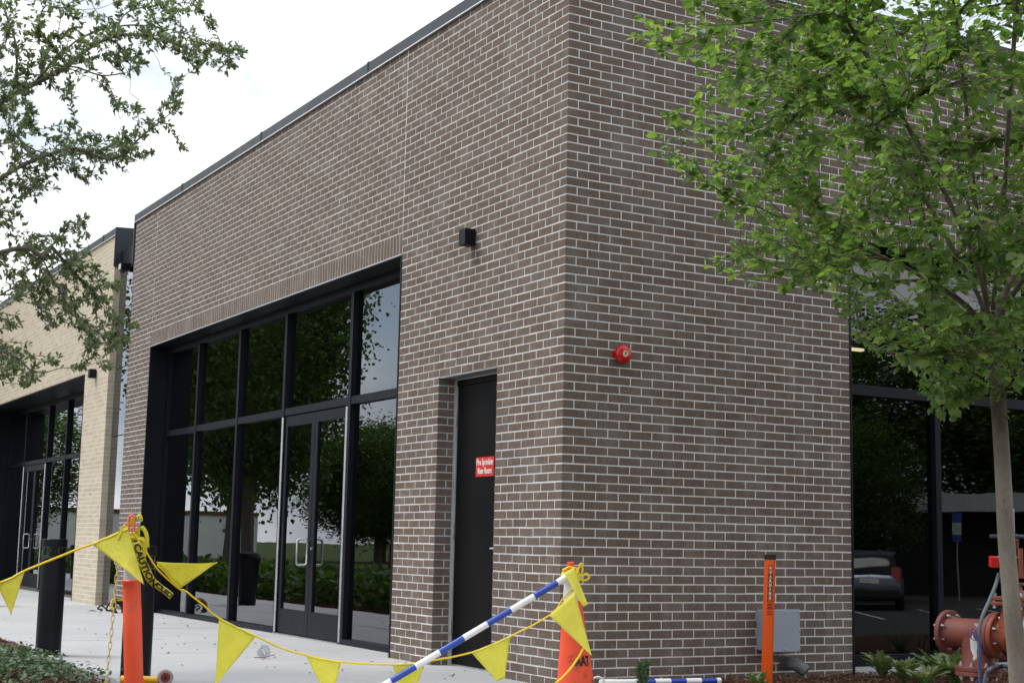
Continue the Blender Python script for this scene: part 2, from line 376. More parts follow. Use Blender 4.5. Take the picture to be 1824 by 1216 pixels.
# sidewalk: a base and poured slabs with open joints
SW = MB(); SW.box((-2.72, -3.2, -.16), (1.2, 70, -.012)); sidewalk = struct(SW.build('sidewalk', 'joint_dirt'))
xc = [-2.72, -1.22, .30]; yc = [-3.2, -1.6, .2, 2.0, 3.8, 5.6, 7.4, 9.2, 11, 12.8, 14.6, 16.4, 18.2, 20, 23, 26, 30, 36, 44, 56, 70]
for i in range(2):
    for j in range(len(yc)-1):
        m = MB(); dz = rng.normal(0, .0008); g = .006
        m.box((xc[i]+(g if i else 0), yc[j]+g, -.011), (xc[i+1]-g, yc[j+1]-g, dz))
        m.build('slab', 'concrete', sidewalk, bevel=.003)
m = MB(); m.box((-9, 4.25, -.16), (-2.86, 5.9, -.004)); struct(m.build('side_path', 'concrete', bevel=.006))
m = MB(); m.box((-2.80, .5, -.16), (-2.722, 4.25, .012)); struct(m.build('kerb_edging', 'concrete', bevel=.008))

# ================================================================== brown brick building
B, C = .2032, .2032/3
Z0 = 1.35-20*C                             # first course line (below grade)
def zl(k): return 1.35+k*C
HEAD, DOOR_H, TOP = zl(34), zl(16), zl(63)
SF0, SF1, END = 14*B-.005, 53.5*B-.005, 59*B-.01
DR0, DR1 = 5*B-.005, 10*B-.005
RW0, RW1, REND = 14*B-.005, 44*B, 47*B
BD = .0916                                 # brick depth
building = thing('brick_building', 'brown brick corner building with black storefront and dark metal roof edge', 'building', (0, 0, 0))

def wall_mesh(uc, zc, solid, d0, d1, put):
    """panel with openings: only outside faces are made"""
    m = MB(); nu, nz = len(uc)-1, len(zc)-1
    on = [[solid((uc[i]+uc[i+1])/2, (zc[j]+zc[j+1])/2) for j in range(nz)] for i in range(nu)]
    g = lambda i, j: 0 <= i < nu and 0 <= j < nz and on[i][j]
    def q(*P): m.add([put(*p) for p in P], [(0, 1, 2, 3)])
    for i in range(nu):
        for j in range(nz):
            if not on[i][j]: continue
            a, b, c, d = uc[i], uc[i+1], zc[j], zc[j+1]
            q((a, c, d0), (b, c, d0), (b, d, d0), (a, d, d0)); q((a, c, d1), (a, d, d1), (b, d, d1), (b, c, d1))
            if not g(i-1, j): q((a, c, d0), (a, d, d0), (a, d, d1), (a, c, d1))
            if not g(i+1, j): q((b, c, d0), (b, c, d1), (b, d, d1), (b, d, d0))
            if not g(i, j-1): q((a, c, d0), (a, c, d1), (b, c, d1), (b, c, d0))
            if not g(i, j+1): q((a, d, d0), (b, d, d0), (b, d, d1), (a, d, d1))
    return m
REC = .0013                                # joint recess
putL = lambda u, z, d: (d, u, z)
putR = lambda u, z, d: (u, d, z)
solidL = lambda u, z: not (SF0 < u < SF1 and z < HEAD) and not (DR0 < u < DR1 and z < DOOR_H)
solidR = lambda u, z: not (RW0 < u < RW1 and z < HEAD)
wall_mesh([REC, DR0-.0075, DR1+.0075, SF0-.004, SF1+.004, END-.004], [-.3, DOOR_H+.004, HEAD+.004, TOP+.03], solidL, REC, .24, putL).build('mortar_wall', 'mortar', building)
wall_mesh([.2405, RW0-.004, RW1+.004, REND], [-.3, HEAD+.004, TOP+.03], solidR, REC, .24, putR).build('mortar_wall', 'mortar', building)

def lay(u0, u1, half, edges=()):
    """bricks of one course between u0 and u1 on the running bond grid"""
    out_ = []; i = -1
    while True:
        a = i*B+(B/2 if half else 0); b = a+B-.0102; i += 1
        if a > u1: break
        a2, b2 = max(a, u0), min(b, u1)
        if b2-a2 > .022: out_.append((a2, b2, b2-a2 > .188))
    return out_
def cut(segs, holes):
    for h0, h1 in holes:
        new = []
        for a, b in segs:
            if b <= h0 or a >= h1: new.append((a, b))
            else:
                if a < h0: new.append((a, h0))
                if b > h1: new.append((h1, b))
        segs = new
    return segs
J = .0050
full, cutb = [], []                          # full: (face, u, z); cutb: lo, hi
nk0 = -20
for k in range(nk0, 63):
    z0, z1 = zl(k)+J, zl(k+1)-J
    # left face
    holes = []
    if z1 < HEAD: holes.append((SF0, SF1))
    if z1 < DOOR_H: holes.append((DR0, DR1))
    if HEAD-.01 < z0 < HEAD+3*C-.01: holes.append((SF0+.005, SF1-.005))
    if z0 > HEAD+3*C-.02: holes += [(SF0+.004, SF0+.014), (SF1-.014, SF1-.004)]
    even = k % 2 == 0
    for a, b in cut([(0, END)], holes):
        for p, q, fl in lay(a, b, not even):
            if p < .001:                     # corner brick
                if even: cutb.append(((0, 0, z0), (BD, q, z1)))
                continue
            dep = BD
            if z1 < DOOR_H and (abs(q-DR0) < .03 or abs(p-DR1) < .03):
                if q-p < .12: dep = .162
                else:
                    y = (p, p+BD) if abs(p-DR1) < .03 else (q-BD, q)
                    cutb.append(((BD+.0102, y[0], z0), (.162, y[1], z1)))
            if fl and dep == BD: full.append((0, p, z0))
            else: cutb.append(((0, p, z0), (dep, q, z1)))
    # right face
    holes = []
    if z1 < HEAD: holes.append((RW0, RW1))
    if HEAD-.01 < z0 < HEAD+3*C-.01: holes.append((RW0+.005, RW1-.005))
    for a, b in cut([(0, REND)], holes):
        for p, q, fl in lay(a, b, even):
            if p < .001:
                if not even: cutb.append(((0, 0, z0), (q, BD, z1)))
                continue
            if fl: full.append((1, p, z0))
            else: cutb.append(((p, 0, z0), (q, BD, z1)))
# soldier courses over the two wide openings
for f, s0, s1 in ((0, SF0, SF1), (1, RW0, RW1)):
    n = int(round((s1-s0)/C)); w = (s1-s0)/n
    for i in range(n):
        a, b = s0+i*w+.0045, s0+(i+1)*w-.0045; z0, z1 = HEAD+.004, HEAD+3*C-J
        cutb.append(((0, a, z0), (BD, b, z1)) if f == 0 else ((a, 0, z0), (b, BD, z1)))
full = np.array(full)
LB, HB = .193, C-2*J
lo_ = np.where(full[:, :1] == 0, np.stack([0*full[:, 1], full[:, 1], full[:, 2]], -1), np.stack([full[:, 1], 0*full[:, 1], full[:, 2]], -1))
ext = np.where(full[:, :1] == 0, [[BD, LB, HB]], [[LB, BD, HB]])
cen = lo_+ext/2
# the 300 bricks that show largest stand as objects of their own, the rest are one part
pr = px(cen); foresh = np.where(full[:, 0] == 0, np.abs((cen-CAM)[:, 0]), np.abs((cen-CAM)[:, 1]))
area = foresh/pr[:, 2]**3
inside = (pr[:, 0] > 1015) & (pr[:, 0] < 1500) & (pr[:, 1] > 330) & (pr[:, 1] < 1190) | (pr[:, 0] > 890) & (pr[:, 0] < 1000) & (pr[:, 1] > 500) & (pr[:, 1] < 1180)
rank = np.argsort(-np.where(inside, area, 0)); big = np.zeros(len(full), bool); big[rank[:300]] = True
def rough_box(V, amt):
    return V+np.clip(rng.normal(0, amt, V.shape), -.0005, .0005)
base_m = {}
for f in (0, 1):
    for v in range(5):
        e = A((BD, LB, HB)) if f == 0 else A((LB, BD, HB))
        V, F = boxes_np([(0, 0, 0)], [e]); V = rough_box(V, .0009)
        me = bpy.data.meshes.new('brick'); me.from_pydata(V.tolist(), [], F.tolist()); me.materials.append(MAT['brown_brick']); me.polygons.foreach_set('use_smooth', [False]*6); base_m[f, v] = me
for i in np.nonzero(big)[0]:
    o = bpy.data.objects.new('brick', base_m[int(full[i, 0]), i % 5]); COL.objects.link(o); o.location = lo_[i]+np.clip(rng.normal(0, .0005, 3), -.0004, .0004); o.parent = building
cl = A([c[0] for c in cutb]); ch = A([c[1] for c in cutb])
V, F = boxes_np(np.concatenate([lo_[~big], cl]), np.concatenate([(lo_+ext)[~big], ch]))
V = rough_box(V, .0009); V = V.reshape(-1, 8, 3); V[:, :, 2] += np.clip(rng.normal(0, .0011, (len(V), 1)), -.002, .002); V = V.reshape(-1, 3)
raw('brickwork', V, F, 'brown_brick', building, kind='stuff')

# control joints, steel lintels
for y in (SF0+.009, SF1-.009):
    m = MB(); m.box((.0015, y-.0048, HEAD+3*C+.004), (.02, y+.0048, TOP)); m.build('control_joint', 'caulk', building)
m = MB(); m.box((-.004, SF0+.002, HEAD-.008), (.235, SF1-.002, HEAD+.002)); m.build('steel_lintel', 'drip_edge', building)
m = MB(); m.box((.002, DR0+.002, DOOR_H-.010), (.21, DR1-.002, DOOR_H+.002)); m.build('steel_lintel', 'galvanised', building)
# roof edge
def coping(name_parent, path, mat):
    """metal roof edge along straight runs: (p0, p1, outward)"""
    for (a, b, o_) in path:
        a, b, o_ = A(a), A(b), A(o_); d = (b-a)/np.linalg.norm(b-a)
        m = MB()
        prof = [(.016, 0), (.020, .012), (.020, .108), (.010, .118), (-.34, .135), (-.34, .0)]
        V = [p+o_*q[0]+A((0, 0, q[1])) for p in (a, b) for q in prof]; n = len(prof)
        m.add(V, [(i, (i+1) % n, n+(i+1) % n, n+i) for i in range(n)]+[tuple(range(n))[::-1], tuple(range(n, 2*n))])
        cp = m.build('coping', mat, name_parent)
        m = MB(); V = [p+o_*q[0]+A((0, 0, q[1])) for p in (a, b) for q in [(.0, -.006), (.026, -.010), (.024, .003), (.0, .003)]]
        m.add(V, [(0, 1, 5, 4), (1, 2, 6, 5), (2, 3, 7, 6), (3, 0, 4, 7), (0, 1, 2, 3), (4, 5, 6, 7)]); m.build('drip_edge', 'drip_edge', cp)
        Ln = np.linalg.norm(b-a); s = .75
        while s < Ln-.3:
            c_ = a+d*s; m = MB()
            V = [c_+d*w+o_*q[0]+A((0, 0, q[1])) for w in (-.012, .012) for q in [(.026, .0), (.026, .114), (.012, .126), (-.30, .142), (-.30, .1)]]; n = 5
            m.add(V, [(i, (i+1) % n, n+(i+1) % n, n+i) for i in range(n)]+[(0, 1, 2, 3, 4), (5, 6, 7, 8, 9)]); m.build('seam_cover', mat, cp)
            s += 3.0
coping(building, [((0, -.02, TOP), (0, END+.02, TOP), (-1, 0, 0)), ((.3405, 0, TOP), (REND, 0, TOP), (0, -1, 0))], 'coping_metal')
m = MB(); m.box((-.022, END-.012, TOP-.62), (.06, END+.03, TOP-.012)); m.build('end_trim', 'coping_metal', building)
# roof slab, back and interior shell
m = MB(); m.box((.22, .22, 4.35), (REND, END, 4.55)); m.build('roof', 'dark_metal', building)
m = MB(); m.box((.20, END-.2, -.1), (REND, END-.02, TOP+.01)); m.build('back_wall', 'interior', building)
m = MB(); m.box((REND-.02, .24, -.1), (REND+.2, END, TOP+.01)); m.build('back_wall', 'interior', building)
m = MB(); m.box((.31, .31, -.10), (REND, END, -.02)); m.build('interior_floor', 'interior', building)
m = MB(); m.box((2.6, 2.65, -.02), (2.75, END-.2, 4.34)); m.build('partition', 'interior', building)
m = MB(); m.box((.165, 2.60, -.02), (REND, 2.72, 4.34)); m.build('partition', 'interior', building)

# ---- storefronts
def storefront(bld, put, u0, u1, zt, d, mulls, zt0, zt1, doors, zb=.055, left_jamb=True, mw=.066, glass='tinted_glass', hinge_sides=None, sill_z=-.03):
    """aluminium frame set back d behind the face; mulls: centres; doors: (ua, ub)"""
    fd0, fd1 = d, d+.11
    def bx(a, b, c, e, p=fd0, q=fd1):
        m = MB(); P, Q = A(put(a, c, p)), A(put(b, e, q)); m.box(np.minimum(P, Q), np.maximum(P, Q)); return m
    fr = bx(u0+.02, u1-.02, zt-.10, zt-.02).build('storefront_frame', 'frame_metal', bld)
    for a, b in ((u0+.02, u0+.075), (u1-.075, u1-.02)):
        bx(a, b, sill_z, zt-.1005).build('side_jamb', 'frame_metal', fr)
    cuts = [u0+.0755]
    for c_ in sorted(mulls): cuts += [c_-mw/2, c_+mw/2]
    cuts += [u1-.0755]
    for c_ in mulls: bx(c_-mw/2, c_+mw/2, sill_z, zt-.1005, fd0-.004, fd1).build('mullion', 'frame_metal', fr)
    for i in range(0, len(cuts), 2):
        a, b = cuts[i], cuts[i+1]
        bx(a+.0005, b-.0005, zt0, zt1, fd0+.002).build('transom', 'frame_metal', fr)
        isdoor = any(x < (a+b)/2 < y for x, y in doors)
        bx(a-.004, b+.004, zt1+.001, zt-.098, d+.05, d+.056).build('glass_pane', glass, fr)
        if not isdoor:
            bx(a+.0005, b-.0005, sill_z, zb, fd0-.006).build('sill', 'frame_metal', fr)
            bx(a-.004, b+.004, zb-.002, zt0-.001, d+.05, d+.056).build('glass_pane', glass, fr)
        else:
            mid = (a+b)/2
            bx(a, b, sill_z, .012, fd0-.03).build('threshold', 'steel', fr)
            for s, (p, q) in enumerate(((a+.012, mid-.004), (mid+.004, b-.012))):
                m = MB()
                for (w0, w1, w2, w3) in ((p, p+.085, .018, zt0-.012), (q-.085, q, .018, zt0-.012), (p+.0851, q-.0851, .018, .275), (p+.0851, q-.0851, zt0-.125, zt0-.012)):
                    P, Q = A(put(w0, w2, fd0+.012)), A(put(w1, w3, fd0+.058)); m.box(np.minimum(P, Q), np.maximum(P, Q))
                dr = m.build('glass_door', 'frame_metal', bld, bevel=.002)
                bx(p+.083, q-.083, .273, zt0-.123, d+.032, d+.038).build('door_pane', glass, dr)
                hu = (p if s == 0 else q)
                m = MB(); m.tube([put(hu+(-.012 if s == 0 else .012), z, fd0-.006) for z in (.02, zt0-.02)], .016, 10); m.build('continuous_hinge', 'steel', dr, smooth=True)
                if s == 0: continue
                # pull handle standing off the meeting stile
                hc = p+.045; path = []; zc_ = .895; H2, W2 = .135, .052; dc = fd0-.058
                for qx, qz, a0 in ((1, 1, 0), (-1, 1, 90), (-1, -1, 180), (1, -1, 270)):
                    for t_ in range(4):
                        aa = R(a0+t_*30); off_ = qx*(W2-.025)+.025*math.cos(aa); path.append(put(hc-.25*off_, zc_+qz*(H2-.025)+.025*math.sin(aa), dc+off_))
                path += path[:2]
                m = MB(); m.tube(path, .0125, 8, cap=False)
                for zz_ in (zc_+H2-.02, zc_-H2+.02): m.tube([put(hc, zz_, dc+W2-.01), put(hc, zz_, fd0+.013)], .011, 8)
                m.build('pull_handle', 'steel', dr, smooth=True)
            m = MB(); m.lathe([(.0, 0), (.017, 0), (.017, .012), (.0, .014)], put(mid-.045, .93, fd0+.012), A(put(0, 0, -1)), 14); m.build('lock_cylinder', 'steel', dr, smooth=True)
    return fr
def lining(bld, put, u0, u1, zt, d, mat='dark_metal', lo_jamb=True):
    for nm, a, b, c, e in (('jamb_lining', u0-.001, u0+.019, -.03, zt-.0205), ('jamb_lining', u1-.019, u1+.001, -.03, zt-.0205), ('soffit_lining', u0, u1, zt-.020, zt-.0085)):
        m = MB(); P, Q = A(put(a, c, -.006)), A(put(b, e, d+.1)); m.box(np.minimum(P, Q), np.maximum(P, Q)); m.build(nm, mat, bld)
DLT = .25
lining(building, putL, SF0, SF1, HEAD, DLT)
storefront(building, putL, SF0, SF1, HEAD, DLT, [4.50, 6.34, 7.88, 9.475], 2.395, 2.475, [(4.5, 6.34)])
lining(building, putR, RW0, RW1, HEAD, DLT)
storefront(building, putR, RW0, RW1, HEAD, DLT, [4.115, 5.40, 6.7], 2.365, 2.455, [], zb=.15, sill_z=.06)
m = MB(); m.box((RW0, .01, -.2), (RW1, .4, .059)); m.build('curb_footing', 'concrete', building)

# ---- riser room door
dr = MB(); dr.box((.163, DR0+.05, .015), (.208, DR1-.055, DOOR_H-.075)); riser = dr.build('riser_door', 'door_black', building, bevel=.002)
for nm, a, b, c, e, p_, mt in (('door_frame', DR1-.052, DR1-.002, -.02, DOOR_H-.011, .150, 'grey_frame'), ('door_frame', DR0+.002, DR0+.047, -.02, DOOR_H-.011, .150, 'door_black'), ('door_frame', DR0+.048, DR1-.0525, DOOR_H-.072, DOOR_H-.011, .152, 'door_black')):
    m = MB(); m.box((p_, a, c), (.24, b, e)); m.build(nm, mt, building, bevel=.002)
m = MB(); m.box((.148, DR0+.048, DOOR_H-.022), (.1515, DR1-.0525, DOOR_H-.012)); m.build('head_strip', 'drip_edge', riser)
for z in (.32, 1.12, 2.08):
    m = MB(); m.box((.146, DR1-.062, z-.06), (.1625, DR1-.0535, z+.06)); m.tube([(.146, DR1-.056, z-.06), (.146, DR1-.056, z+.06)], .007, 8); m.build('hinge', 'galvanised', riser)
m = MB(); m.lathe([(.026, 0), (.026, .008), (.012, .012), (.011, .05)], (.163, DR0+.115, .985), (-1, 0, 0), 14); m.tube([(.113, DR0+.115, .985), (.108, DR0+.14, .985), (.108, DR0+.235, .983)], .0085, 8); m.build('lever_handle', 'steel', riser, smooth=True)
m = MB(); m.box((.166, DR0+.049, -.03), (.23, DR1-.053, .013)); m.build('threshold', 'galvanised', riser)
# door sign
SG = thing('door_sign', 'red sign with white lettering on the black riser room door', 'sign', (.1625, 1.46, 1.57))
m = MB(); m.box((.1590, 1.31, 1.572), (.1625, 1.617, 1.733)); rel(m.build('sign_plate', 'sign_red', bevel=.0008), SG)
def on_left(V, yc_, zc_, d): return [(d, yc_-v[0], zc_+v[1]) for v in V]
for s_, z in (('Fire Sprinkler', 1.69), ('Riser Room', 1.618)):
    V, F = text_mesh(s_, .058, .0012); w = V[:, 0].max()-V[:, 0].min(); tw = .285 if 'Fire' in s_ else .235; V[:, 0] *= tw/w; V[:, 1] *= 1.22
    m = MB(); m.add(on_left(V, 1.4635, z, .1580), F); rel(m.build('lettering', 'white_print'), SG)

# ================================================================== tan brick building
TAN0, TEND, THEAD = 13.05, 27.0, zl(33)
TS0, TS1 = 14.48, 23.35
tan = thing('tan_brick_building', 'pale tan brick neighbour building with black storefront behind the oak branches', 'building', (0, TAN0, 0))
def tp(o): return rel(o, tan)
solidT = lambda u, z: not (TS0 < u < TS1 and z < THEAD)
tp(wall_mesh([TAN0+.004, TS0-.004, TS1+.004, TEND], [-.3, THEAD+.004, TOP+.03], solidT, .0013, .24, putL).build('mortar_wall', 'tan_mortar'))
los, his = [], []
for k in range(nk0, 63):
    z0, z1 = zl(k)+.0055, zl(k+1)-.0055; holes = [(TS0, TS1)] if z1 < THEAD else []
    for a, b in cut([(TAN0, TEND)], holes):
        for p, q, fl in lay(a, b, k % 2): los.append((0, p, z0)); his.append((BD, q, z1))
    
los, his = A(los), A(his); cen = (los+his)/2; pr = px(cen); isfull = (his-los)[:, 1] > .19
vis = isfull & (pr[:, 0] > 2) & (pr[:, 0] < 204) & (pr[:, 1] > 400) & (pr[:, 1] < 1085)
rank = np.argsort(-np.where(vis, 1/pr[:, 2]**3, 0)); big = np.zeros(len(los), bool); big[rank[:300]] = True; tm = []
for v in range(5):
    Vb, Fb = boxes_np([(0, 0, 0)], [(BD, .193, C-.011)]); Vb = rough_box(Vb, .0009)
    me = bpy.data.meshes.new('brick'); me.from_pydata(Vb.tolist(), [], Fb.tolist()); me.materials.append(MAT['tan_brick']); me.polygons.foreach_set('use_smooth', [False]*6); tm.append(me)
for i in np.nonzero(big)[0]:
    o = bpy.data.objects.new('brick', tm[i % 5]); COL.objects.link(o); o.parent = tan; o.location = los[i]-A((0, TAN0, 0))
V, F = boxes_np(los[~big], his[~big]); V = rough_box(V, .0009)
o = raw('brickwork', V, F, 'tan_brick', kind='stuff'); tp(o)
before = set(bpy.data.objects)
coping(None, [((0, TAN0-.02, TOP), (0, TEND, TOP), (-1, 0, 0))], 'coping_metal')
for o in set(bpy.data.objects)-before:
    if o.parent is None: tp(o)
m = MB(); m.box((-.022, TAN0-.025, TOP-.50), (.50, TAN0-.002, TOP+.118)); tp(m.build('parapet_end_panel', 'coping_metal'))
before = set(bpy.data.objects)
lining(None, putL, TS0, TS1, THEAD, .62)
storefront(None, putL, TS0, TS1, THEAD, .62, [16.4, 18.17, 19.66, 21.65], 2.40, 2.48, [(19.66, 21.65)])
for o in set(bpy.data.objects)-before:
    if o.parent is None: tp(o)
m = MB(); m.box((.24, TAN0, 4.35), (6, TEND, 4.55)); tp(m.build('roof', 'dark_metal'))
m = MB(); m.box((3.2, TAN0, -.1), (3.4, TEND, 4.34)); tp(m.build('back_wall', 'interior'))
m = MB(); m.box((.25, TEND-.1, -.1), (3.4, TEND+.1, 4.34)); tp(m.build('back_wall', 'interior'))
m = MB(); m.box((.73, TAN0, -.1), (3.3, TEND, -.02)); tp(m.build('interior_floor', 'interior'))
# glazed link between the two buildings
for z0, z1 in ((-.02, 2.50), (2.515, 3.53), (3.545, 5.02)):
    m = MB(); m.box((.100, END+.004, z0), (.112, TAN0+.002, z1)); tp(m.build('link_glass', 'tinted_glass'))
m = MB(); m.box((.20, END, -.05), (.24, TAN0, 5.02)); tp(m.build('link_backing', 'interior'))
m = MB(); m.box((.085, END+.006, 5.022), (.5, TAN0-.027, 5.36)); tp(m.build('link_fascia', 'dark_metal'))

# ================================================================== fixtures on the walls
def wall_light(lab, y, z, w=.112, h=.137, d=.112):
    o = thing('wall_light', lab, 'wall light', (0, y, z), 'square black wall lights')
    m = MB(); m.box((-d, y-w/2, z-h/2), (-.012, y+w/2, z+h/2)); rel(m.build('housing', 'dark_metal', bevel=.003), o)
    m = MB(); m.box((-.0125, y-w/2+.02, z-h/2+.02), (.002, y+w/2-.02, z+h/2-.02)); rel(m.build('back_plate', 'dark_metal'), o)
    m = MB(); m.box((-d+.02, y-w/2+.02, z-h/2-.002), (-.03, y+w/2-.02, z-h/2+.003)); rel(m.build('lens', 'rubber_black'), o)
wall_light('square black wall light on the brown brick above the riser door', 1.462, 3.560)
wall_light('square black wall light on the tan brick beside the storefront head', 13.80, 3.53)
o = thing('floodlight', 'small black floodlight under the fascia between the two buildings', 'floodlight', (.05, 12.55, 5.03))
m = MB(); m.box((-.05, 12.48, 4.98), (.08, 12.62, 5.09)); rel(m.build('housing', 'dark_metal', bevel=.004), o)
m = MB(); m.box((-.056, 12.495, 4.995), (-.049, 12.605, 5.075)); rel(m.build('lens', 'drip_edge'), o)
m = MB(); m.tube([(.05, 12.55, 5.06), (.07, 12.55, 5.10), (.11, 12.55, 5.12)], .012, 8); rel(m.build('bracket', 'dark_metal'), o)
# fire bell
bx_, bz_ = .508, 2.468; bs = .575
o = thing('fire_bell', 'round red fire alarm bell on the shaded brick face near the corner', 'alarm bell', (bx_, 0, bz_))
m = MB(); m.lathe([(r_*bs, h_*bs) for r_, h_ in [(.045, .002), (.05, .0), (.05, .035), (.0, .036)]], (bx_-.014, 0, bz_), (0, -1, 0), 20); m.box((bx_-.075, -.022, bz_-.02), (bx_-.03, -.0, bz_+.018)); rel(m.build('back_box', 'bell_red', smooth=True), o)
m = MB(); m.lathe([(r_*bs, h_*bs) for r_, h_ in [(.116, .045), (.124, .048), (.126, .062), (.121, .085), (.106, .104), (.078, .118), (.044, .124), (.0, .125)]], (bx_, 0, bz_), (0, -1, 0), 40); m.lathe([(r_*bs, h_*bs) for r_, h_ in [(.10, .0451), (.04, .03), (0.0, .03)]], (bx_, 0, bz_), (0, -1, 0), 24); rel(m.build('gong', 'bell_red', smooth=True), o)
m = MB(); m.lathe([(r_*bs, h_*bs) for r_, h_ in [(.0, .1245), (.042, .1245), (.042, .127), (.0, .128)]], (bx_, 0, bz_), (0, -1, 0), 28); rel(m.build('centre_label', 'cream', smooth=True), o)
m = MB(); m.lathe([(r_*bs, h_*bs) for r_, h_ in [(.0, .127), (.014, .127), (.012, .134), (.0, .136)]], (bx_, 0, bz_), (0, -1, 0), 12); rel(m.build('bolt', 'black_print', smooth=True), o)
m = MB(); m.box((bx_-.012, -.0742, bz_+.011), (bx_+.012, -.0733, bz_+.015)); rel(m.build('print', 'black_print'), o)
# junction box
o = thing('junction_box', 'grey electrical junction box low on the brick wall behind the orange marker', 'junction box', (1.97, 0, .38))
X0, X1, ZA, ZB = 1.817, 2.13, .232, .555
m = MB(); m.box((X0+.005, -.15, ZA+.004), (X1-.004, -.001, ZB-.004)); rel(m.build('enclosure', 'box_grey', bevel=.012), o)
m = MB(); m.box((X0-.002, -.172, ZA-.002), (X1, -.1505, ZB+.003)); cov = rel(m.build('cover', 'box_grey', bevel=.006), o)
for fx in (.03, .5, .97):
    for fz in (.06, .5, .94):
        if fx == .5 and fz == .5: continue
        m = MB(); m.lathe([(.0, 0), (.009, 0), (.009, .004), (.0, .006)], (X0+(X1-X0)*fx, -.172, ZA+(ZB-ZA)*fz), (0, -1, 0), 8); rel(m.build('screw', 'galvanised'), o)
# drain stub
o = thing('drain_pipe', 'short grey overflow pipe with rusty mouth poking out of the brick base', 'pipe', (2.14, 0, .13))
pth = [(2.12, .02, .135), (2.12, -.05, .135), (2.135, -.10, .128), (2.165, -.15, .10), (2.185, -.175, .078)]
m = MB(); m.tube(pth, .051, 18, cap=False); m.torus(pth[-1], A(pth[-1])-A(pth[-2]), .047, .006, 18, 6); m.torus((2.12, -.012, .135), (0, 1, 0), .052, .009, 18, 6); rel(m.build('elbow', 'pipe_grey', smooth=True), o)
m = MB(); m.tube(pth[2:4]+[A(pth[4])-A((.004, -.006, -.006))], .044, 16, cap=True); rel(m.build('pipe_mouth', 'rust', smooth=True), o)

# ================================================================== bollards
def bollard(lab, x, y, h, first=None):
    o = thing('bollard', lab, 'bollard', (x, y, 0), 'black light bollards along the kerb')
    r = .106
    m = MB(); m.lathe([(.135, -.03), (.135, .006), (r, .008)], n=32); m.build('footing', 'concrete', o, smooth=True)
    m = MB(); m.lathe([(r, .007), (r, h-.185), (r-.004, h-.182), (r-.004, h-.176), (r, h-.173), (r, h-.168), (r-.01, h-.167)], n=40); m.build('shaft', 'black_paint', o, smooth=True)
    m = MB(); m.lathe([(r-.014, h-.166), (r-.020, h-.150), (.040, h-.118), (.028, h-.095), (.026, h-.070)], n=28); m.build('reflector_cone', 'black_paint', o, smooth=True)
    m = MB(); m.lathe([(r-.004, h-.167), (r-.004, h-.071)], n=40, cap=False); m.lathe([(r-.008, h-.167), (r-.008, h-.071)], n=40, cap=False); m.build('clear_lens', 'clear_plastic', o, smooth=True)
    m = MB(); m.lathe([(r-.012, h-.071), (r, h-.070), (r, h-.004), (r-.004, h), (0, h)], n=40); m.build('cap', 'black_paint', o, smooth=True)
    return o
bollard('black cylindrical light bollard standing free left of the orange post', -2.76, 3.80, .985)
bollard('black cylindrical light bollard hidden partly behind the orange post', -2.700, 1.36, .955)

# ================================================================== orange delineator post
def v3(*a): return A(a)
PB = at(238, 1262, 9.2); PB[2] = 0
PT = at(233, 960, 9.2)
lean = (PT[:2]-PB[:2])/PT[2]
post = thing('delineator_post', 'tall orange delineator post with handle loop and white collars', 'traffic post', (PB[0], PB[1], 0))
def on_post(z): return A((PB[0]+lean[0]*z, PB[1]+lean[1]*z, z))
pax = on_post(1)-on_post(0)
def post_lathe(name, prof, mat, n=28):
    m = MB(); m.lathe([(r, h) for r, h in prof], on_post(0), pax, n); return rel(m.build(name, mat, smooth=True), post)
post_lathe('lower_body', [(.0595, .05), (.0585, .3), (.0572, .578), (.0560, .582), (.0550, .70), (.0550, .735), (.0585, .742), (.0585, .760), (.053, .765)], 'post_orange')
post_lathe('reflective_collar', [(.0505, .765), (.046, .835)], 'band_white')
post_lathe('neck_band', [(.0455, .8345), (.045, .852), (.0445, .8521)], 'post_orange')
post_lathe('reflective_collar', [(.0445, .851), (.041, .918)], 'band_white')
post_lathe('upper_neck', [(.041, .9175), (.036, .985), (.031, 1.02), (.024, 1.026)], 'post_orange')
m = MB(); c0 = on_post(1.02); side = AR.copy(); side[2] = 0; side /= np.linalg.norm(side)
loop = [c0-side*.018+v3(0, 0, z) for z in (-.02, .05, .10)]+[c0+side*.018*math.cos(R(180-a))+v3(0, 0, .10+.030*math.sin(R(a))) for a in (30, 60, 90, 120, 150)]+[c0+side*.018+v3(0, 0, z) for z in (.10, .05, -.02)]
m.tube(loop, .0085, 10); rel(m.build('handle_loop', 'post_orange', smooth=True), post)
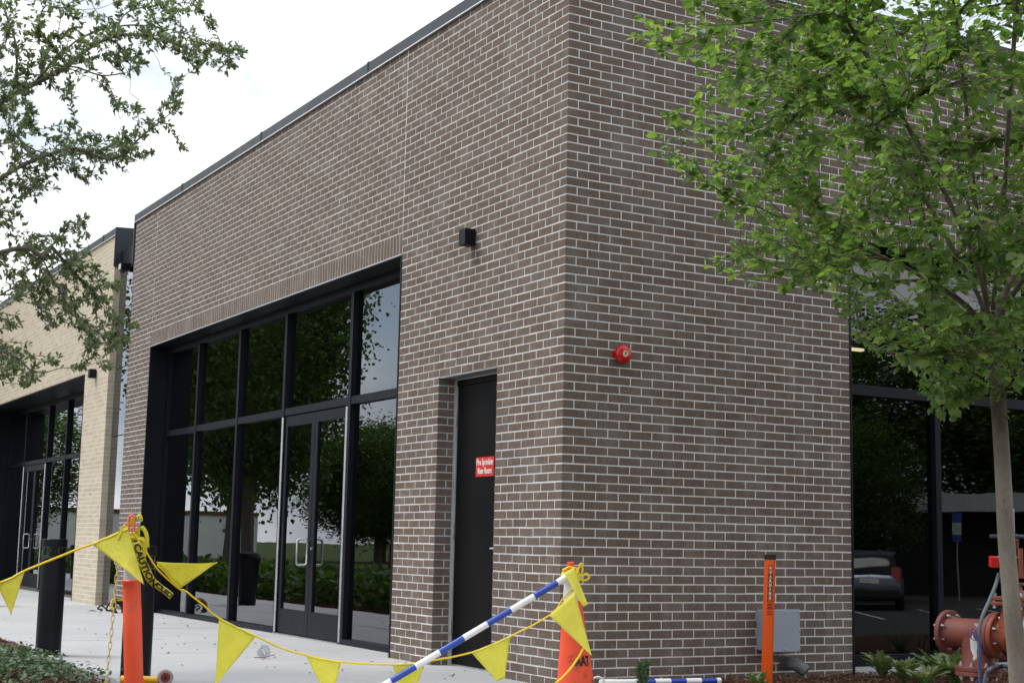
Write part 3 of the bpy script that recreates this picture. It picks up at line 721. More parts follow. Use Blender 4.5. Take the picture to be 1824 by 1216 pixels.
# wheeled yellow base
base_c = on_post(.0)
ax_d = side; fw = np.cross((0, 0, 1), side)
m = MB(); m.lathe([(.20, .0), (.21, .012), (.20, .035), (.10, .06), (.075, .065), (.07, .12)], (PB[0], PB[1], ground_h(PB[0], PB[1])-.005), (0, 0, 1), 28); rel(m.build('weighted_base', 'rubber_black', smooth=True), post)
m = MB(); ac = base_c+fw*.10+v3(0, 0, .115); m.tube([ac-ax_d*.115, ac+ax_d*.13], .026, 12); m.box(tuple(ac-v3(.05, .05, .075)), tuple(ac+v3(.05, .02, -.015))); rel(m.build('axle_bracket', 'yellow_plastic', smooth=True), post)
for sg in (1,):
    wc = ac+ax_d*.165*sg+v3(0, 0, .02)
    m = MB(); m.lathe([(.032, -.018), (.046, -.020), (.051, -.012), (.051, .012), (.046, .020), (.032, .018)], wc, fw*.85-ax_d*.3, 28); wh = rel(m.build('wheel', 'tyre_grey', smooth=True), post)
    m = MB(); m.lathe([(.0, -.019), (.031, -.0195), (.031, .0195), (.0, .019)], wc, fw*.85-ax_d*.3, 24); h_ = m.build('hub', 'hub_red', smooth=True); h_.parent = wh
    m = MB(); m.lathe([(.0, -.024), (.012, -.024), (.012, .024), (.0, .024)], wc, fw*.85-ax_d*.3, 12); h_ = m.build('axle_cap', 'rubber_black', smooth=True); h_.parent = wh

# ---- yellow plastic chain hanging beside the post
chain = thing('plastic_chain', 'yellow plastic chain hanging down the left side of the orange post', 'chain', tuple(at(210, 1000, 9.1)))
cp = [at(210, 1000, 9.12), at(208, 1020, 9.1), at(203, 1080, 9.08), at(196, 1150, 9.06), at(190, 1205, 9.05), at(182, 1250, 9.04)]
def resample(P, step):
    P = A(P); d = np.concatenate([[0], np.cumsum(np.linalg.norm(np.diff(P, axis=0), axis=1))]); n = max(2, int(d[-1]/step)+1); s_ = np.linspace(0, d[-1], n)
    return np.stack([np.interp(s_, d, P[:, i]) for i in range(3)], -1)
CPs = resample(cp, .040)
for i in range(len(CPs)-1):
    a, b = CPs[i], CPs[i+1]; d = (b-a)/np.linalg.norm(b-a); c_ = (a+b)/2
    lat = AR if i % 2 == 0 else AF; lat = lat-d*(lat@d); lat /= np.linalg.norm(lat)
    ring = [c_+d*(.018*math.sin(R(q))+(.009 if math.sin(R(q)) > 0 else -.009))+lat*.0095*math.cos(R(q)) for q in range(0, 361, 30)]
    m = MB(); m.tube(ring, .0027, 6, cap=False); rel(m.build('chain_link', 'chain_yellow', smooth=True), chain)
m = MB(); m.torus(at(207, 1001, 9.1), AF+AR*.4, .012, .0045, 16, 6); m.torus(at(214, 1009, 9.1), AF+AR*.2, .012, .0045, 16, 6); rel(m.build('clip', 'pvc_white', smooth=True), chain)

# ================================================================== traffic cone
CB = at(1026, 1243, 10.0); CB[2] = 0; CT = at(1016.5, 998, 10.0)
clean = (CT[:2]-CB[:2])/CT[2]
cone = thing('traffic_cone', 'scuffed orange traffic cone in front of the brick corner', 'traffic cone', (CB[0], CB[1], 0))
cax = A((clean[0], clean[1], 1)); cH = CT[2]
def cone_r(h): return .034+(.138-.034)*(1-h/cH)**1.0
def cone_part(name, hs, mat, extra=0):
    m = MB(); m.lathe([(cone_r(h)+extra, h) for h in hs], (CB[0], CB[1], 0), cax, 40, cap=False); return rel(m.build(name, mat, smooth=True), cone)
cone_part('cone_body', np.linspace(.03, cH-.10, 12), 'cone_orange')
cone_part('reflective_band', [cH-.255, cH-.10], 'band_white', .0012)
m = MB(); m.lathe([(cone_r(cH-.10), cH-.10), (.040, cH-.075), (.034, cH-.05), (.033, cH-.035), (.022, cH-.03), (.020, cH-.022), (.024, cH-.012), (.024, cH), (.016, cH), (.0, cH-.004)], (CB[0], CB[1], 0), cax, 28); rel(m.build('cone_tip', 'post_orange', smooth=True), cone)
m = MB(); gz_ = -.004; m.box((CB[0]-.19, CB[1]-.19, gz_), (CB[0]+.19, CB[1]+.19, .03)); rel(m.build('base_plate', 'rubber_black', bevel=.012), cone)
# stencilled letters bent round the cone
V, F = text_mesh('AAT', .075, .004, 'LEFT'); V[:, 1] *= 1.2; V[:, 0] *= .78
toc = CAM-A((CB[0], CB[1], 0)); a0 = math.atan2(toc[1], toc[0])
hh = .245; r_ = cone_r(hh)
m = MB(); m.add([(CB[0]+clean[0]*(hh+v[1])+(cone_r(hh+v[1])+.0022)*math.cos(a0+(v[0]+.004)/r_), CB[1]+clean[1]*(hh+v[1])+(cone_r(hh+v[1])+.0022)*math.sin(a0+(v[0]+.004)/r_), hh+v[1]) for v in V], F); rel(m.build('stencil_lettering', 'black_print'), cone)

# ================================================================== striped poles
def striped(name_label, a, b, seg, r, first='pvc_white', endcap=.05):
    a, b = A(a), A(b); Ln = np.linalg.norm(b-a); d = (b-a)/Ln
    o = thing('striped_pole', name_label, 'pole', tuple(a))
    m = MB(); m.tube([a+d*.001, b-d*.001], r-.0008, 16); rel(m.build('core_tube', 'pvc_white', smooth=True), o)
    s_ = 0; i = 0; lens = [endcap*1.4 if endcap < .09 else .29]+[seg]*40
    while s_ < Ln-.01:
        e = min(Ln, s_+lens[i]); m = MB(); m.tube([a+d*s_, a+d*e], r, 16); rel(m.build('stripe_band', 'pvc_white' if i % 2 == 0 else 'pvc_blue', smooth=True), o); s_ = e; i += 1
    m = MB(); m.tube([a-d*.012, a+d*endcap], r+.0025, 16); rel(m.build('end_socket', 'pvc_white', smooth=True), o)
    return o
pa, pb_ = at(1008, 1028, 9.86), at(690, 1216, 9.5); pdir = (pb_-pa)/np.linalg.norm(pb_-pa)
t_ = (pa[2]-.022)/-pdir[2]
striped('blue and white striped pole leaning from the traffic cone to the ground', pa, pa+pdir*t_, .183, .0215)
la, lb = at(1072, 1212, 10.25), at(1283, 1214, 10.6)
la[2] = lb[2] = (la[2]+lb[2])/2
lp = striped('blue and white striped pole lying low at the foot of the brick wall', la, lb, .125, .0215, endcap=.10)
for f_ in (.1, .92):
    c_ = la+(lb-la)*f_; m = MB(); m.tube([(c_[0], c_[1], c_[2]-.02), (c_[0], c_[1], -.05)], .014, 10); rel(m.build('support_leg', 'pvc_white', smooth=True), lp)
o = thing('white_cable', 'thin white cable looping beside the foot of the traffic cone', 'cable', tuple(at(1062, 1208, 10.2)))
m = MB(); m.tube(resample([at(1050, 1225, 10.2), at(1053, 1213, 10.2), at(1059, 1206, 10.2), at(1066, 1204, 10.2), at(1073, 1207, 10.22), at(1077, 1213, 10.24)], .008), .0065, 8); rel(m.build('cable_loop', 'pvc_white', smooth=True), o)

# ================================================================== orange marker post
MT = at(1372, 988, 10.7); MBt = at(1365.5, 1235, 10.7); g0 = ground_h(MBt[0], MBt[1])
marker = thing('marker_post', 'bright orange utility marker post with black cap and warning label', 'marker post', (MBt[0], MBt[1], 0))
mx_ = AR-A((0, 0, AR[2])); mx_ /= np.linalg.norm(mx_); mx_ = mx_*math.cos(R(-8))+np.cross((0, 0, 1), mx_)*math.sin(R(-8)); my_ = np.cross((0, 0, 1), mx_)    # my_ points away from the camera
def mk(u, v, z):                             # u across, v depth, z up
    f_ = (z-0)/MT[2]; c_ = MBt*(1-f_)+MT*f_; return A((c_[0], c_[1], 0))+mx_*u+my_*v+A((0, 0, z))
prof = [(-.041, .03), (-.041, -.002), (-.035, -.010), (-.019, -.012), (-.015, -.020), (.026, -.022), (.036, -.016), (.040, -.004), (.040, .03)]
def extr(prof, z0, z1, name, mat, s_=1.0):
    m = MB(); n = len(prof); V = [mk(u*s_, v*s_, z) for z in (z0, z1) for u, v in prof]
    m.add(V, [(i, (i+1) % n, n+(i+1) % n, n+i) for i in range(n)]+[tuple(range(n))[::-1], tuple(range(n, 2*n))]); return rel(m.build(name, mat, bevel=.0015), marker)
extr(prof, -.05, MT[2]-.028, 'post_body', 'marker_orange'); extr(prof, MT[2]-.034, MT[2]+.004, 'post_cap', 'rubber_black', 1.05)
def dec(u0, u1, z0, z1, name, mat, off, sh=0):
    m = MB(); m.add([mk(u0, -.0215-off, z0), mk(u1, -.0215-off, z0+sh), mk(u1, -.0215-off, z1+sh), mk(u0, -.0215-off, z1)], [(0, 1, 2, 3)]); return rel(m.build(name, mat), marker)
zt_ = MT[2]
m = MB(); m.add([mk(-.0155, -.0232, zt_-.435), mk(.026, -.0232, zt_-.435), mk(.026, -.0232, zt_-.07), mk(-.0155, -.0232, zt_-.07)], [(0, 1, 2, 3)]); rel(m.build('label_sheet', 'marker_label'), marker)
for i in range(7):
    z = zt_-.135-i*.030
    for s_ in (0, 1):
        u0 = -.0145 if s_ == 0 else .016; m = MB(); m.add([mk(u0, -.0238, z), mk(u0+.0085, -.0238, z-.014), mk(u0+.0085, -.0238, z-.028), mk(u0, -.0238, z-.014)], [(0, 1, 2, 3)]); rel(m.build('hazard_stripe', 'black_print'), marker)
m = MB(); m.lathe([(.0, .0), (.0105, .0), (.0105, .0004), (0, .0005)], mk(.005, -.0236, zt_-.092), -my_, 18); rel(m.build('round_emblem', 'white_print'), marker)
m = MB(); m.torus(mk(.005, -.0243, zt_-.092), my_, .0105, .0014, 18, 4); m.tube([mk(.001, -.0245, zt_-.097), mk(.009, -.0245, zt_-.088)], .0018, 5); rel(m.build('emblem_ring', 'black_print'), marker)
for i, ch in enumerate('WARNING'):
    z = zt_-.126-i*.0305
    m = MB(); m.add([mk(-.0045, -.0242, z-.0148), mk(.0145, -.0242, z-.0148), mk(.0145, -.0242, z+.0148), mk(-.0045, -.0242, z+.0148)], [(0, 1, 2, 3)]); rel(m.build('letter_panel', 'black_print'), marker)
    V, F = text_mesh(ch, .034, .0012); w = V[:, 0].max()-V[:, 0].min()
    if w > .0155: V[:, 0] *= .0155/w
    m = MB(); m.add([mk(.005+v[0], -.0250, z+v[1]) for v in V], F); rel(m.build('lettering', 'white_print'), marker)
for dz, w in ((.352, .034), (.360, .030), (.374, .034), (.382, .036), (.391, .012), (.425, .034)):
    dec(.005-w/2, .005+w/2, zt_-dz-.0045, zt_-dz, 'print_line', 'black_print', .0025)
V, F = text_mesh('Spectrum', .0135, .0002); m = MB(); m.add([mk(.005+v[0]*.62, -.0242, zt_-.409+v[1]) for v in V], F); rel(m.build('lettering', 'black_print'), marker)

# ================================================================== pennant string
pen = thing('pennant_string', 'string of yellow triangular pennants from the orange post to the cone', 'pennant string', tuple(at(232, 945, 9.12)))
def D_(x): return 9.1+(x-232)/(1010-232)*.78 if x > 232 else 9.1-(232-x)/232*.25
def smooth_path(P, n=5):
    P = A(P); out_ = []
    for i in range(len(P)-1):
        p0, p1, p2, p3 = P[max(i-1, 0)], P[i], P[i+1], P[min(i+2, len(P)-1)]
        for k in range(n):
            t = k/n; out_.append(.5*((2*p1)+(-p0+p2)*t+(2*p0-5*p1+4*p2-p3)*t*t+(-p0+3*p1-3*p2+p3)*t**3))
    out_.append(P[-1]); return A(out_)
def rope(pts, r=.006):
    m = MB(); P = smooth_path([at(x, y, d or D_(x)) for x, y, d in pts], 6); P = P+rng.normal(0, .0008, P.shape); m.tube(P, r, 7); return rel(m.build('rope', 'rope_yellow', smooth=True), pen)
rope([(x, y, 0) for x, y in [(-420, 1130), (-200, 1105), (0, 1037), (40, 1018), (120, 985), (165, 968), (228, 941)]], .0072)
rope([(x, y, 0) for x, y in [(238, 948), (262, 985), (282, 1015), (318, 1047), (330, 1052), (360, 1075), (390, 1100), (455, 1132), (500, 1153), (545, 1166), (607, 1178), (700, 1183), (757, 1178), (840, 1161), (908, 1133), (980, 1094), (1004, 1064), (1020, 1046)]])
rope([(1040, 1150, 9.78), (1036, 1160, 9.78), (1020, 1185, 9.74), (1000, 1207, 9.7), (975, 1226, 9.68), (940, 1240, 9.66)], .008)
def pennant(a, b, c, d=None, wave=.012, ph=0, blunt=0, curl=0):
    """a, b ends of the hem on the rope, c the tip (pixels); built as a rippled cloth"""
    dd = d or [0, 0, 0]
    Pa, Pb, Pc = [at(p[0], p[1], (dd[i] or D_(p[0]))) for i, p in enumerate((a, b, c))]
    n, k = 10, 14; G = np.zeros((n+1, k+1, 3)); nrm = np.cross(Pb-Pa, Pc-Pa); nrm /= np.linalg.norm(nrm)
    for i in range(n+1):
        for j in range(k+1):
            u, v = i/n, j/k; w = 1-v*(1-blunt)
            base = Pa+(Pb-Pa)*(.5+(u-.5)*w); tip = (Pc-(Pa+Pb)/2)*v
            amp = wave*v**.8*math.sin(u*w*5.2+v*4.1+ph)+.4*wave*math.sin(v*9+u*3+ph*2)*v
            G[i, j] = base+tip+nrm*(amp+curl*v*v)
    m = MB(); m.grid(G); o = m.build('pennant', 'pennant_yellow', smooth=True)
    sm = o.modifiers.new('cloth', 'SOLIDIFY'); sm.thickness = .0006
    return rel(o, pen)
pennant((-6, 1040), (44, 1017), (20, 1094), ph=1.0)
pennant((163, 968), (228, 942), (257, 1041), [0, 0, 9.0], .018, 2.2)
pennant((278, 1000), (322, 1047), (385, 1004), [0, 0, 9.12], .02, .5)
pennant((390, 1101), (456, 1133), (383, 1222), None, .014, 3.0)
pennant((545, 1167), (608, 1179), (588, 1252), None, .010, .2)
pennant((699, 1184), (758, 1179), (727, 1262), None, .010, 1.4)
pennant((840, 1162), (909, 1134), (893, 1210), None, .016, 2.0, .22)
pennant((979, 1096), (1024, 1052), (1054, 1167), [9.72, 9.74, 9.72], .012, .8)
pennant((1005, 1020), (1022, 1010), (1043, 1078), [9.78, 9.78, 9.74], .010, 2.6, .45)
# hem sleeves folded over the rope
for a, b in (((-6, 1041), (44, 1017)), ((163, 969), (228, 942)), ((390, 1101), (456, 1133)), ((545, 1167), (608, 1179)), ((699, 1184), (758, 1179)), ((840, 1162), (909, 1134)), ((280, 1005), (320, 1046))):
    m = MB(); m.tube(resample([at(*a, D_(a[0])), at(*b, D_(b[0]))], .03)+rng.normal(0, .0012, (len(resample([at(*a, D_(a[0])), at(*b, D_(b[0]))], .03)), 3)), .0095, 8, flat=.55); rel(m.build('hem', 'pennant_yellow', smooth=True), pen)
# knots
def knot(c, r, n, mat, par, rr=.006, name='knot'):
    pts = []
    for i in range(n*8):
        a = i/8*2*math.pi; pts.append(A(c)+side*r*math.cos(a)+fw*r*math.sin(a)+v3(0, 0, (i/(n*8)-.5)*r*1.6)+rng.normal(0, r*.12, 3))
    m = MB(); m.tube(smooth_path(pts, 2), rr, 7); return rel(m.build(name, mat, smooth=True), par)
def on_cone(z): return A((CB[0]+clean[0]*z, CB[1]+clean[1]*z, z))
knot(on_cone(cH-.085), .052, 3, 'rope_yellow', pen, .009)
m = MB(); kc = at(1026, 1025, 9.84); m.tube(smooth_path([kc+AR*.0+AU*0, kc+AR*.02+AU*.05, kc+AR*.035+AU*.085, kc+AR*.045+AU*.045, kc+AR*.04, kc+AR*.07+AU*.015, kc+AR*.09-AU*.01, kc+AR*.06-AU*.03, kc+AR*.02-AU*.02], 5), .0085, 7, flat=.8); rel(m.build('bow', 'rope_yellow', smooth=True), pen)
# crumpled plastic wound round the cone top
G = []
for i in range(9):
    h_ = cH-.165+i*.0135; row = []
    for j in range(29):
        a_ = 2*math.pi*(j % 28)/28; rr_ = cone_r(h_)+.010+.012*math.sin(i*.39)*(1+.5*math.sin(3*a_+i))+.005*math.sin(7*a_+i*1.7)
        row.append(on_cone(h_+.016*math.sin(a_*1+.6)+.006*math.sin(5*a_+i))+A((math.cos(a_)*rr_, math.sin(a_)*rr_, 0)))
    G.append(row)
m = MB(); m.grid(G[3:]); rel(m.build('wound_plastic', 'pennant_yellow', smooth=True), pen)
knot(on_post(.955), .043, 2, 'rope_yellow', pen, .0075)

# ================================================================== caution tape
tape = thing('caution_tape', 'torn yellow caution tape with black print knotted to the orange post', 'tape', tuple(on_post(.97)))
def ribbon(path, w, mat, name, up_hint, twist=0.0, text=None, tsize=.05):
    P = smooth_path(path, 8); n = len(P); T = np.gradient(P, axis=0); T /= np.linalg.norm(T, axis=1)[:, None]
    s_ = np.concatenate([[0], np.cumsum(np.linalg.norm(np.diff(P, axis=0), axis=1))])
    def frame(q):
        p = A([np.interp(q, s_, P[:, i]) for i in range(3)]); t = A([np.interp(q, s_, T[:, i]) for i in range(3)]); t /= np.linalg.norm(t)
        h = A(up_hint)-t*(A(up_hint)@t); h /= np.linalg.norm(h); nn = np.cross(t, h); a = twist*q/s_[-1]
        return p, t, h*math.cos(a)+nn*math.sin(a), nn*math.cos(a)-h*math.sin(a)
    G = []
    for q in np.linspace(0, s_[-1], n):
        p, t, h, nn = frame(q); G.append([p+h*w*(j/4-.5)+nn*.004*math.sin(j*1.5+q*60) for j in range(5)])
    m = MB(); m.grid(G); o = rel(m.build(name, mat, smooth=True), tape); o.modifiers.new('t', 'SOLIDIFY').thickness = .0005
    if text:
        V, F = text_mesh(text, tsize, .0018, 'LEFT'); V[:, 0] -= V[:, 0].min(); ww = V[:, 0].max(); sc_ = min(1.4, s_[-1]*.95/ww)
        W_ = []
        for v in V:
            p, t, h, nn = frame(min(s_[-1], .01+v[0]*sc_)); cam_side = 1 if nn@(CAM-p) > 0 else -1
            W_.append(p+h*v[1]*1.1+nn*cam_side*.0062)
        m = MB(); m.add(W_, F); rel(m.build('lettering', 'black_print'), tape)
tp0 = [at(*q) for q in [(243, 965, 8.96), (248, 985, 8.96), (258, 1010, 8.97), (268, 1030, 8.98), (278, 1042, 9.0)]]
ribbon(tp0, .052, 'tape_yellow', 'tape_tail', AR+AU*.35, 0, 'CAUTION', .052)
tp1 = [at(*q) for q in [(277, 1038, 9.0), (284, 1044, 9.0), (294, 1052, 9.0), (306, 1061, 8.99)]]
ribbon(tp1, .040, 'tape_yellow', 'tape_tail', AR+AU*.9, 0, 'CUID', .036)
for k_ in range(5):
    a_ = rng.random()*6.28; c_ = on_post(.93+.02*k_)
    ring = [c_+(side*math.cos(a_+q)+fw*math.sin(a_+q))*(.045+.012*rng.random())+v3(0, 0, .018*math.sin(q*1.5+k_)) for q in np.linspace(0, 5.6, 9)]
    ribbon(ring, .030+.012*rng.random(), 'tape_yellow', 'tape_wrap', v3(0, 0, 1), .5*rng.normal())
for q in ([(243, 950, 9.0), (252, 938, 9.0), (262, 955, 8.98), (262, 975, 8.97)], [(232, 935, 9.0), (240, 922, 8.99), (248, 918, 8.99), (253, 928, 8.98)], [(225, 935, 9.02), (216, 945, 9.0), (211, 962, 8.99)], [(246, 958, 8.99), (256, 962, 8.98), (258, 985, 8.97), (250, 1000, 8.96)]):
    ribbon([at(*z) for z in q], .026, 'tape_yellow', 'tape_bow', AF*.4+AR+AU*.3, .8)
for i in range(14):                              # black print showing in the bunched tape
    c_ = on_post(.93+.08*rng.random()); a_ = rng.random()*math.pi*1.2+math.atan2(-fw[1], -fw[0])-.6*math.pi
    d_ = A((math.cos(a_), math.sin(a_), 0)); e_ = np.cross(d_, (0, 0, 1)); p_ = c_+d_*.058; w_ = .006+.008*rng.random(); h_ = .004+.007*rng.random()
    m = MB(); m.add([p_-e_*w_-v3(0, 0, h_), p_+e_*w_-v3(0, 0, h_*.4), p_+e_*w_+v3(0, 0, h_), p_-e_*w_+v3(0, 0, h_*.6)], [(0, 1, 2, 3)]); rel(m.build('print_patch', 'black_print'), tape)

# ================================================================== fire main backflow assembly
bfA = at(1694, 1125, 10.0); bfdir = AR-A((0, 0, AR[2])); bfdir /= np.linalg.norm(bfdir)
bfdir = bfdir*math.cos(R(-54))+np.cross((0, 0, 1), bfdir)*math.sin(R(-54))        # runs to the right and towards the car park
bfn = np.cross((0, 0, 1), bfdir)
bf = thing('backflow_assembly', 'red painted fire main pipework with bolted flanges behind the slender tree trunk', 'pipework', (bfA[0], bfA[1], 0))
ZC = bfA[2]
def bp(s_, n=0, z=0): return A((bfA[0], bfA[1], ZC))+bfdir*s_+bfn*n+A((0, 0, z))
def flange(s_, r, th, mat, name='flange', n=8, ax=None, o_=None, bolts=True, br=.0135):
    ax = bfdir if ax is None else A(ax); o_ = bp(s_) if o_ is None else o_
    m = MB(); m.lathe([(r-.004, 0), (r, .004), (r, th-.004), (r-.004, th)], o_, ax, 40); f_ = rel(m.build(name, mat, smooth=True), bf)
    if bolts:
        u = np.cross(ax, (0, 0, 1)); u = u if np.linalg.norm(u) > .1 else A((1, 0, 0)); u = u/np.linalg.norm(u); w = np.cross(ax, u)
        for i in range(n):
            a = 2*math.pi*(i+.5)/n; c_ = o_+(u*math.cos(a)+w*math.sin(a))*(r-.030); m = MB()
            m.lathe([(br, -.014), (br, -.001)], c_, ax, 6); m.lathe([(br, th+.001), (br, th+.014)], c_, ax, 6); m.lathe([(br*.6, -.026), (br*.6, th+.028)], c_, ax, 8)
            q = m.build('bolt', 'steel'); q.parent = f_
    return f_
RO, OO = 'red_oxide', 'orange_oxide'
flange(-.03, .148, .035, RO, 'blind_flange')
m = MB(); m.tube([bp(s_) for s_ in (.0, .06, .30, .345)], [.112, .098, .100, .115], 32); rel(m.build('tee_barrel', RO, smooth=True), bf)
tx = .215
m = MB(); m.tube([bp(tx, 0, z) for z in (-.02, -.10, -.19, -.21)], [.104, .104, .108, .116], 32); rel(m.build('tee_branch', RO, smooth=True), bf)
flange(.345, .150, .034, RO); flange(.381, .152, .036, OO)
flange(0, .150, .032, RO, o_=bp(tx, 0, -.243), ax=(0, 0, 1)); flange(0, .150, .030, RO, o_=bp(tx, 0, -.275), ax=(0, 0, 1))
m = MB(); m.tube([bp(tx, 0, -.276), bp(tx, 0, -ZC-.06)], .09, 32); rel(m.build('riser_pipe', RO, smooth=True), bf)
# dried white paint on the tee
smear = [(.075, -.02, .03), (.05, -.035, .035), (.03, -.02, .026), (.0, .0, .022), (-.03, .012, .024), (-.06, .008, .026), (-.10, .012, .02), (-.14, .006, .012), (-.17, .012, .014), (-.19, .014, .006)]
tcam = CAM[:2]-bp(tx)[:2]; a0_ = math.atan2(tcam[1], tcam[0])-.12; G = []
for z, off_, w_ in smear:
    row = []
    for j in range(7):
        aa = a0_-(off_+w_*(j/3-1)*(1+.3*math.sin(j*2+z*90)))/.104; row.append(bp(tx, 0, z)+A((math.cos(aa), math.sin(aa), 0))*(.1065 if z < .02 else .1065-.002))
    G.append(row)
m = MB(); m.grid(G); rel(m.build('paint_smear', 'band_white', smooth=True), bf)
# gate valve
m = MB(); m.tube([bp(s_) for s_ in (.417, .45, .50, .56, .60)], [.12, .105, .125, .105, .12], 32); rel(m.build('valve_body', OO, smooth=True), bf)
flange(.60, .152, .036, OO)
m = MB(); m.tube([bp(.508, 0, z) for z in (.06, .16, .20)], [.11, .085, .085], 28); rel(m.build('valve_neck', OO, smooth=True), bf)
for z in (.20, .232):
    m = MB(); c_ = bp(.508, 0, z); V = [c_+bfdir*a+bfn*b+v3(0, 0, h) for h in (0, .026) for a, b in ((-.13, -.10), (.13, -.10), (.13, .10), (-.13, .10))]; m.add(V, BOX_F.tolist()); bo = rel(m.build('bonnet_flange', OO, bevel=.006), bf)
for a in (-.10, .0, .10):
    for b in (-.075, .075):
        m = MB(); m.tube([bp(.508+a, b, .18), bp(.508+a, b, .285)], .010, 6); m.lathe([(.018, .262), (.018, .276)], bp(.508+a, b, 0), (0, 0, 1), 6); q = rel(m.build('bolt', 'steel'), bf)
m = MB(); m.tube([bp(.508, 0, z) for z in (.255, .28, .31, .335)], [.085, .072, .05, .05], 24); rel(m.build('bonnet', OO, smooth=True), bf)
m = MB(); c_ = bp(.508, 0, .335); m.lathe([(.075, 0), (.075, .016)], c_, (0, 0, 1), 20); m.lathe([(.07, .045), (.07, .06)], c_, (0, 0, 1), 20)
for sg in (-1, 1): m.tube([c_+bfdir*.055*sg+v3(0, 0, z) for z in (.05, .20, .24)], .017, 8)
m.lathe([(.035, .235), (.04, .29), (.03, .30)], c_, (0, 0, 1), 16); rel(m.build('yoke', OO, smooth=True), bf)
hw = c_+v3(0, 0, .315)
m = MB(); m.torus(hw, (0, 0, 1), .135, .0125, 36, 8)
for a in range(5): m.tube([hw, hw+.135*A((math.cos(a*1.257), math.sin(a*1.257), 0))], .009, 6)
m.lathe([(.03, -.02), (.03, .02)], hw, (0, 0, 1), 14); rel(m.build('handwheel', 'handle_blue', smooth=True), bf)
m = MB(); zs = np.arange(.26, .50, .004); m.lathe([(.013 if i % 2 else .0165, z) for i, z in enumerate(zs)], c_, (0, 0, 1), 14); rel(m.build('threaded_stem', 'steel'), bf)
# tamper switch, conduit, wire
sw = at(1771, 1000, 9.62)
m = MB(); V = [sw+AR*a+AF*b+AU*c for c in (-.035, .035) for a, b in ((-.028, -.03), (.022, -.03), (.022, .03), (-.028, .03))]; m.add(V, BOX_F.tolist()); rel(m.build('tamper_switch', 'switch_red', bevel=.005), bf)
m = MB(); m.tube([sw+AR*.02+AU*.03, sw+AR*.17+AU*.03], .006, 6); m.tube([sw+AR*.02+AU*.034, sw+AR*.06-AU*.02, sw+AR*.045-AU*.07], .012, 8); rel(m.build('switch_bracket', 'galvanised'), bf)
m = MB(); m.tube(smooth_path([at(x, y, d) for x, y, d in [(1779, 1020, 9.62), (1774, 1040, 9.60), (1762, 1070, 9.52), (1749, 1100, 9.46), (1744, 1130, 9.44), (1745, 1170, 9.44), (1747, 1225, 9.45)]], 5), .0125, 10); rel(m.build('conduit', 'conduit', smooth=True), bf)
m = MB(); m.tube(smooth_path([at(x, y, d) for x, y, d in [(1753, 1222, 9.4), (1757, 1200, 9.4), (1767, 1189, 9.4), (1782, 1186, 9.7), (1800, 1186, 9.4), (1818, 1194, 9.4), (1832, 1206, 9.4)]], 5), .0135, 10); rel(m.build('conduit', 'conduit', smooth=True), bf)
m = MB(); m.tube(smooth_path([at(x, y, 9.42) for x, y in [(1734, 1119), (1730, 1125), (1730, 1135), (1738, 1140), (1741, 1133), (1737, 1122), (1732, 1120), (1738, 1137), (1745, 1142), (1747, 1155), (1743, 1180), (1746, 1200), (1738, 1215)]], 5), .0028, 6); rel(m.build('blue_wire', 'wire_blue', smooth=True), bf)
# check valve beyond the gate valve
flange(.637, .152, .034, 'valve_blue'); m = MB(); m.tube([bp(s_) for s_ in (.66, .72, .85, 1.0, 1.06)], [.12, .125, .15, .13, .12], 32); rel(m.build('check_valve', 'valve_blue', smooth=True), bf)
flange(1.06, .152, .034, 'valve_blue')
m = MB(); m.tube([bp(1.094), bp(1.5)], .10, 28); rel(m.build('main_pipe', RO, smooth=True), bf)
m = MB(); m.tube([bp(1.42), bp(1.42, 0, -ZC-.06)], .09, 28); rel(m.build('riser_pipe', RO, smooth=True), bf)
m = MB(); m.tube([bp(.62, -.10, .27), bp(.60, -.16, .28), bp(.60, -.20, .28)], [.018, .02, .012], 10); m.lathe([(.02, 0), (.02, .03)], bp(.60, -.16, .265), (0, 0, 1), 8); rel(m.build('test_cock', 'galvanised', smooth=True), bf)

# ================================================================== leaves and trees
def leaf_template(kind):
    if kind == 'broad':        # ovate, folded along the midrib, drooping tip
        V = A([(0, 0, 0), (-.36, .26, .05), (.36, .26, .05), (-.35, .66, .02), (.35, .66, .02), (0, .34, -.03), (0, .70, -.07), (0, .98, -.16)])
    else:                      # narrow oblong
        V = A([(0, 0, 0), (-.17, .30, .03), (.17, .30, .03), (-.19, .68, .03), (.19, .68, .03), (0, .32, -.02), (0, .68, -.03), (0, 1, -.06)])
    return V, [np.array([(1, 5, 6, 3), (5, 2, 4, 6)]), np.array([(0, 5, 1), (0, 2, 5), (3, 6, 7), (6, 4, 7)])]
def place_leaves(name, kind, pos, dirs, nors, size, mat, parent):
    V, (Q, T) = leaf_template(kind); n = len(pos)
    y = dirs/np.linalg.norm(dirs, axis=1)[:, None]; x = np.cross(y, nors); x /= np.linalg.norm(x, axis=1)[:, None]+1e-9; z = np.cross(x, y)
    W_ = pos[:, None]+size[:, None, None]*(V[None, :, 0, None]*x[:, None]+V[None, :, 1, None]*y[:, None]+V[None, :, 2, None]*z[:, None])
    off = 8*np.arange(n)[:, None, None]
    return raw(name, W_.reshape(-1, 3), [(Q[None]+off).reshape(-1, 4), (T[None]+off).reshape(-1, 3)], mat, parent, kind='stuff')
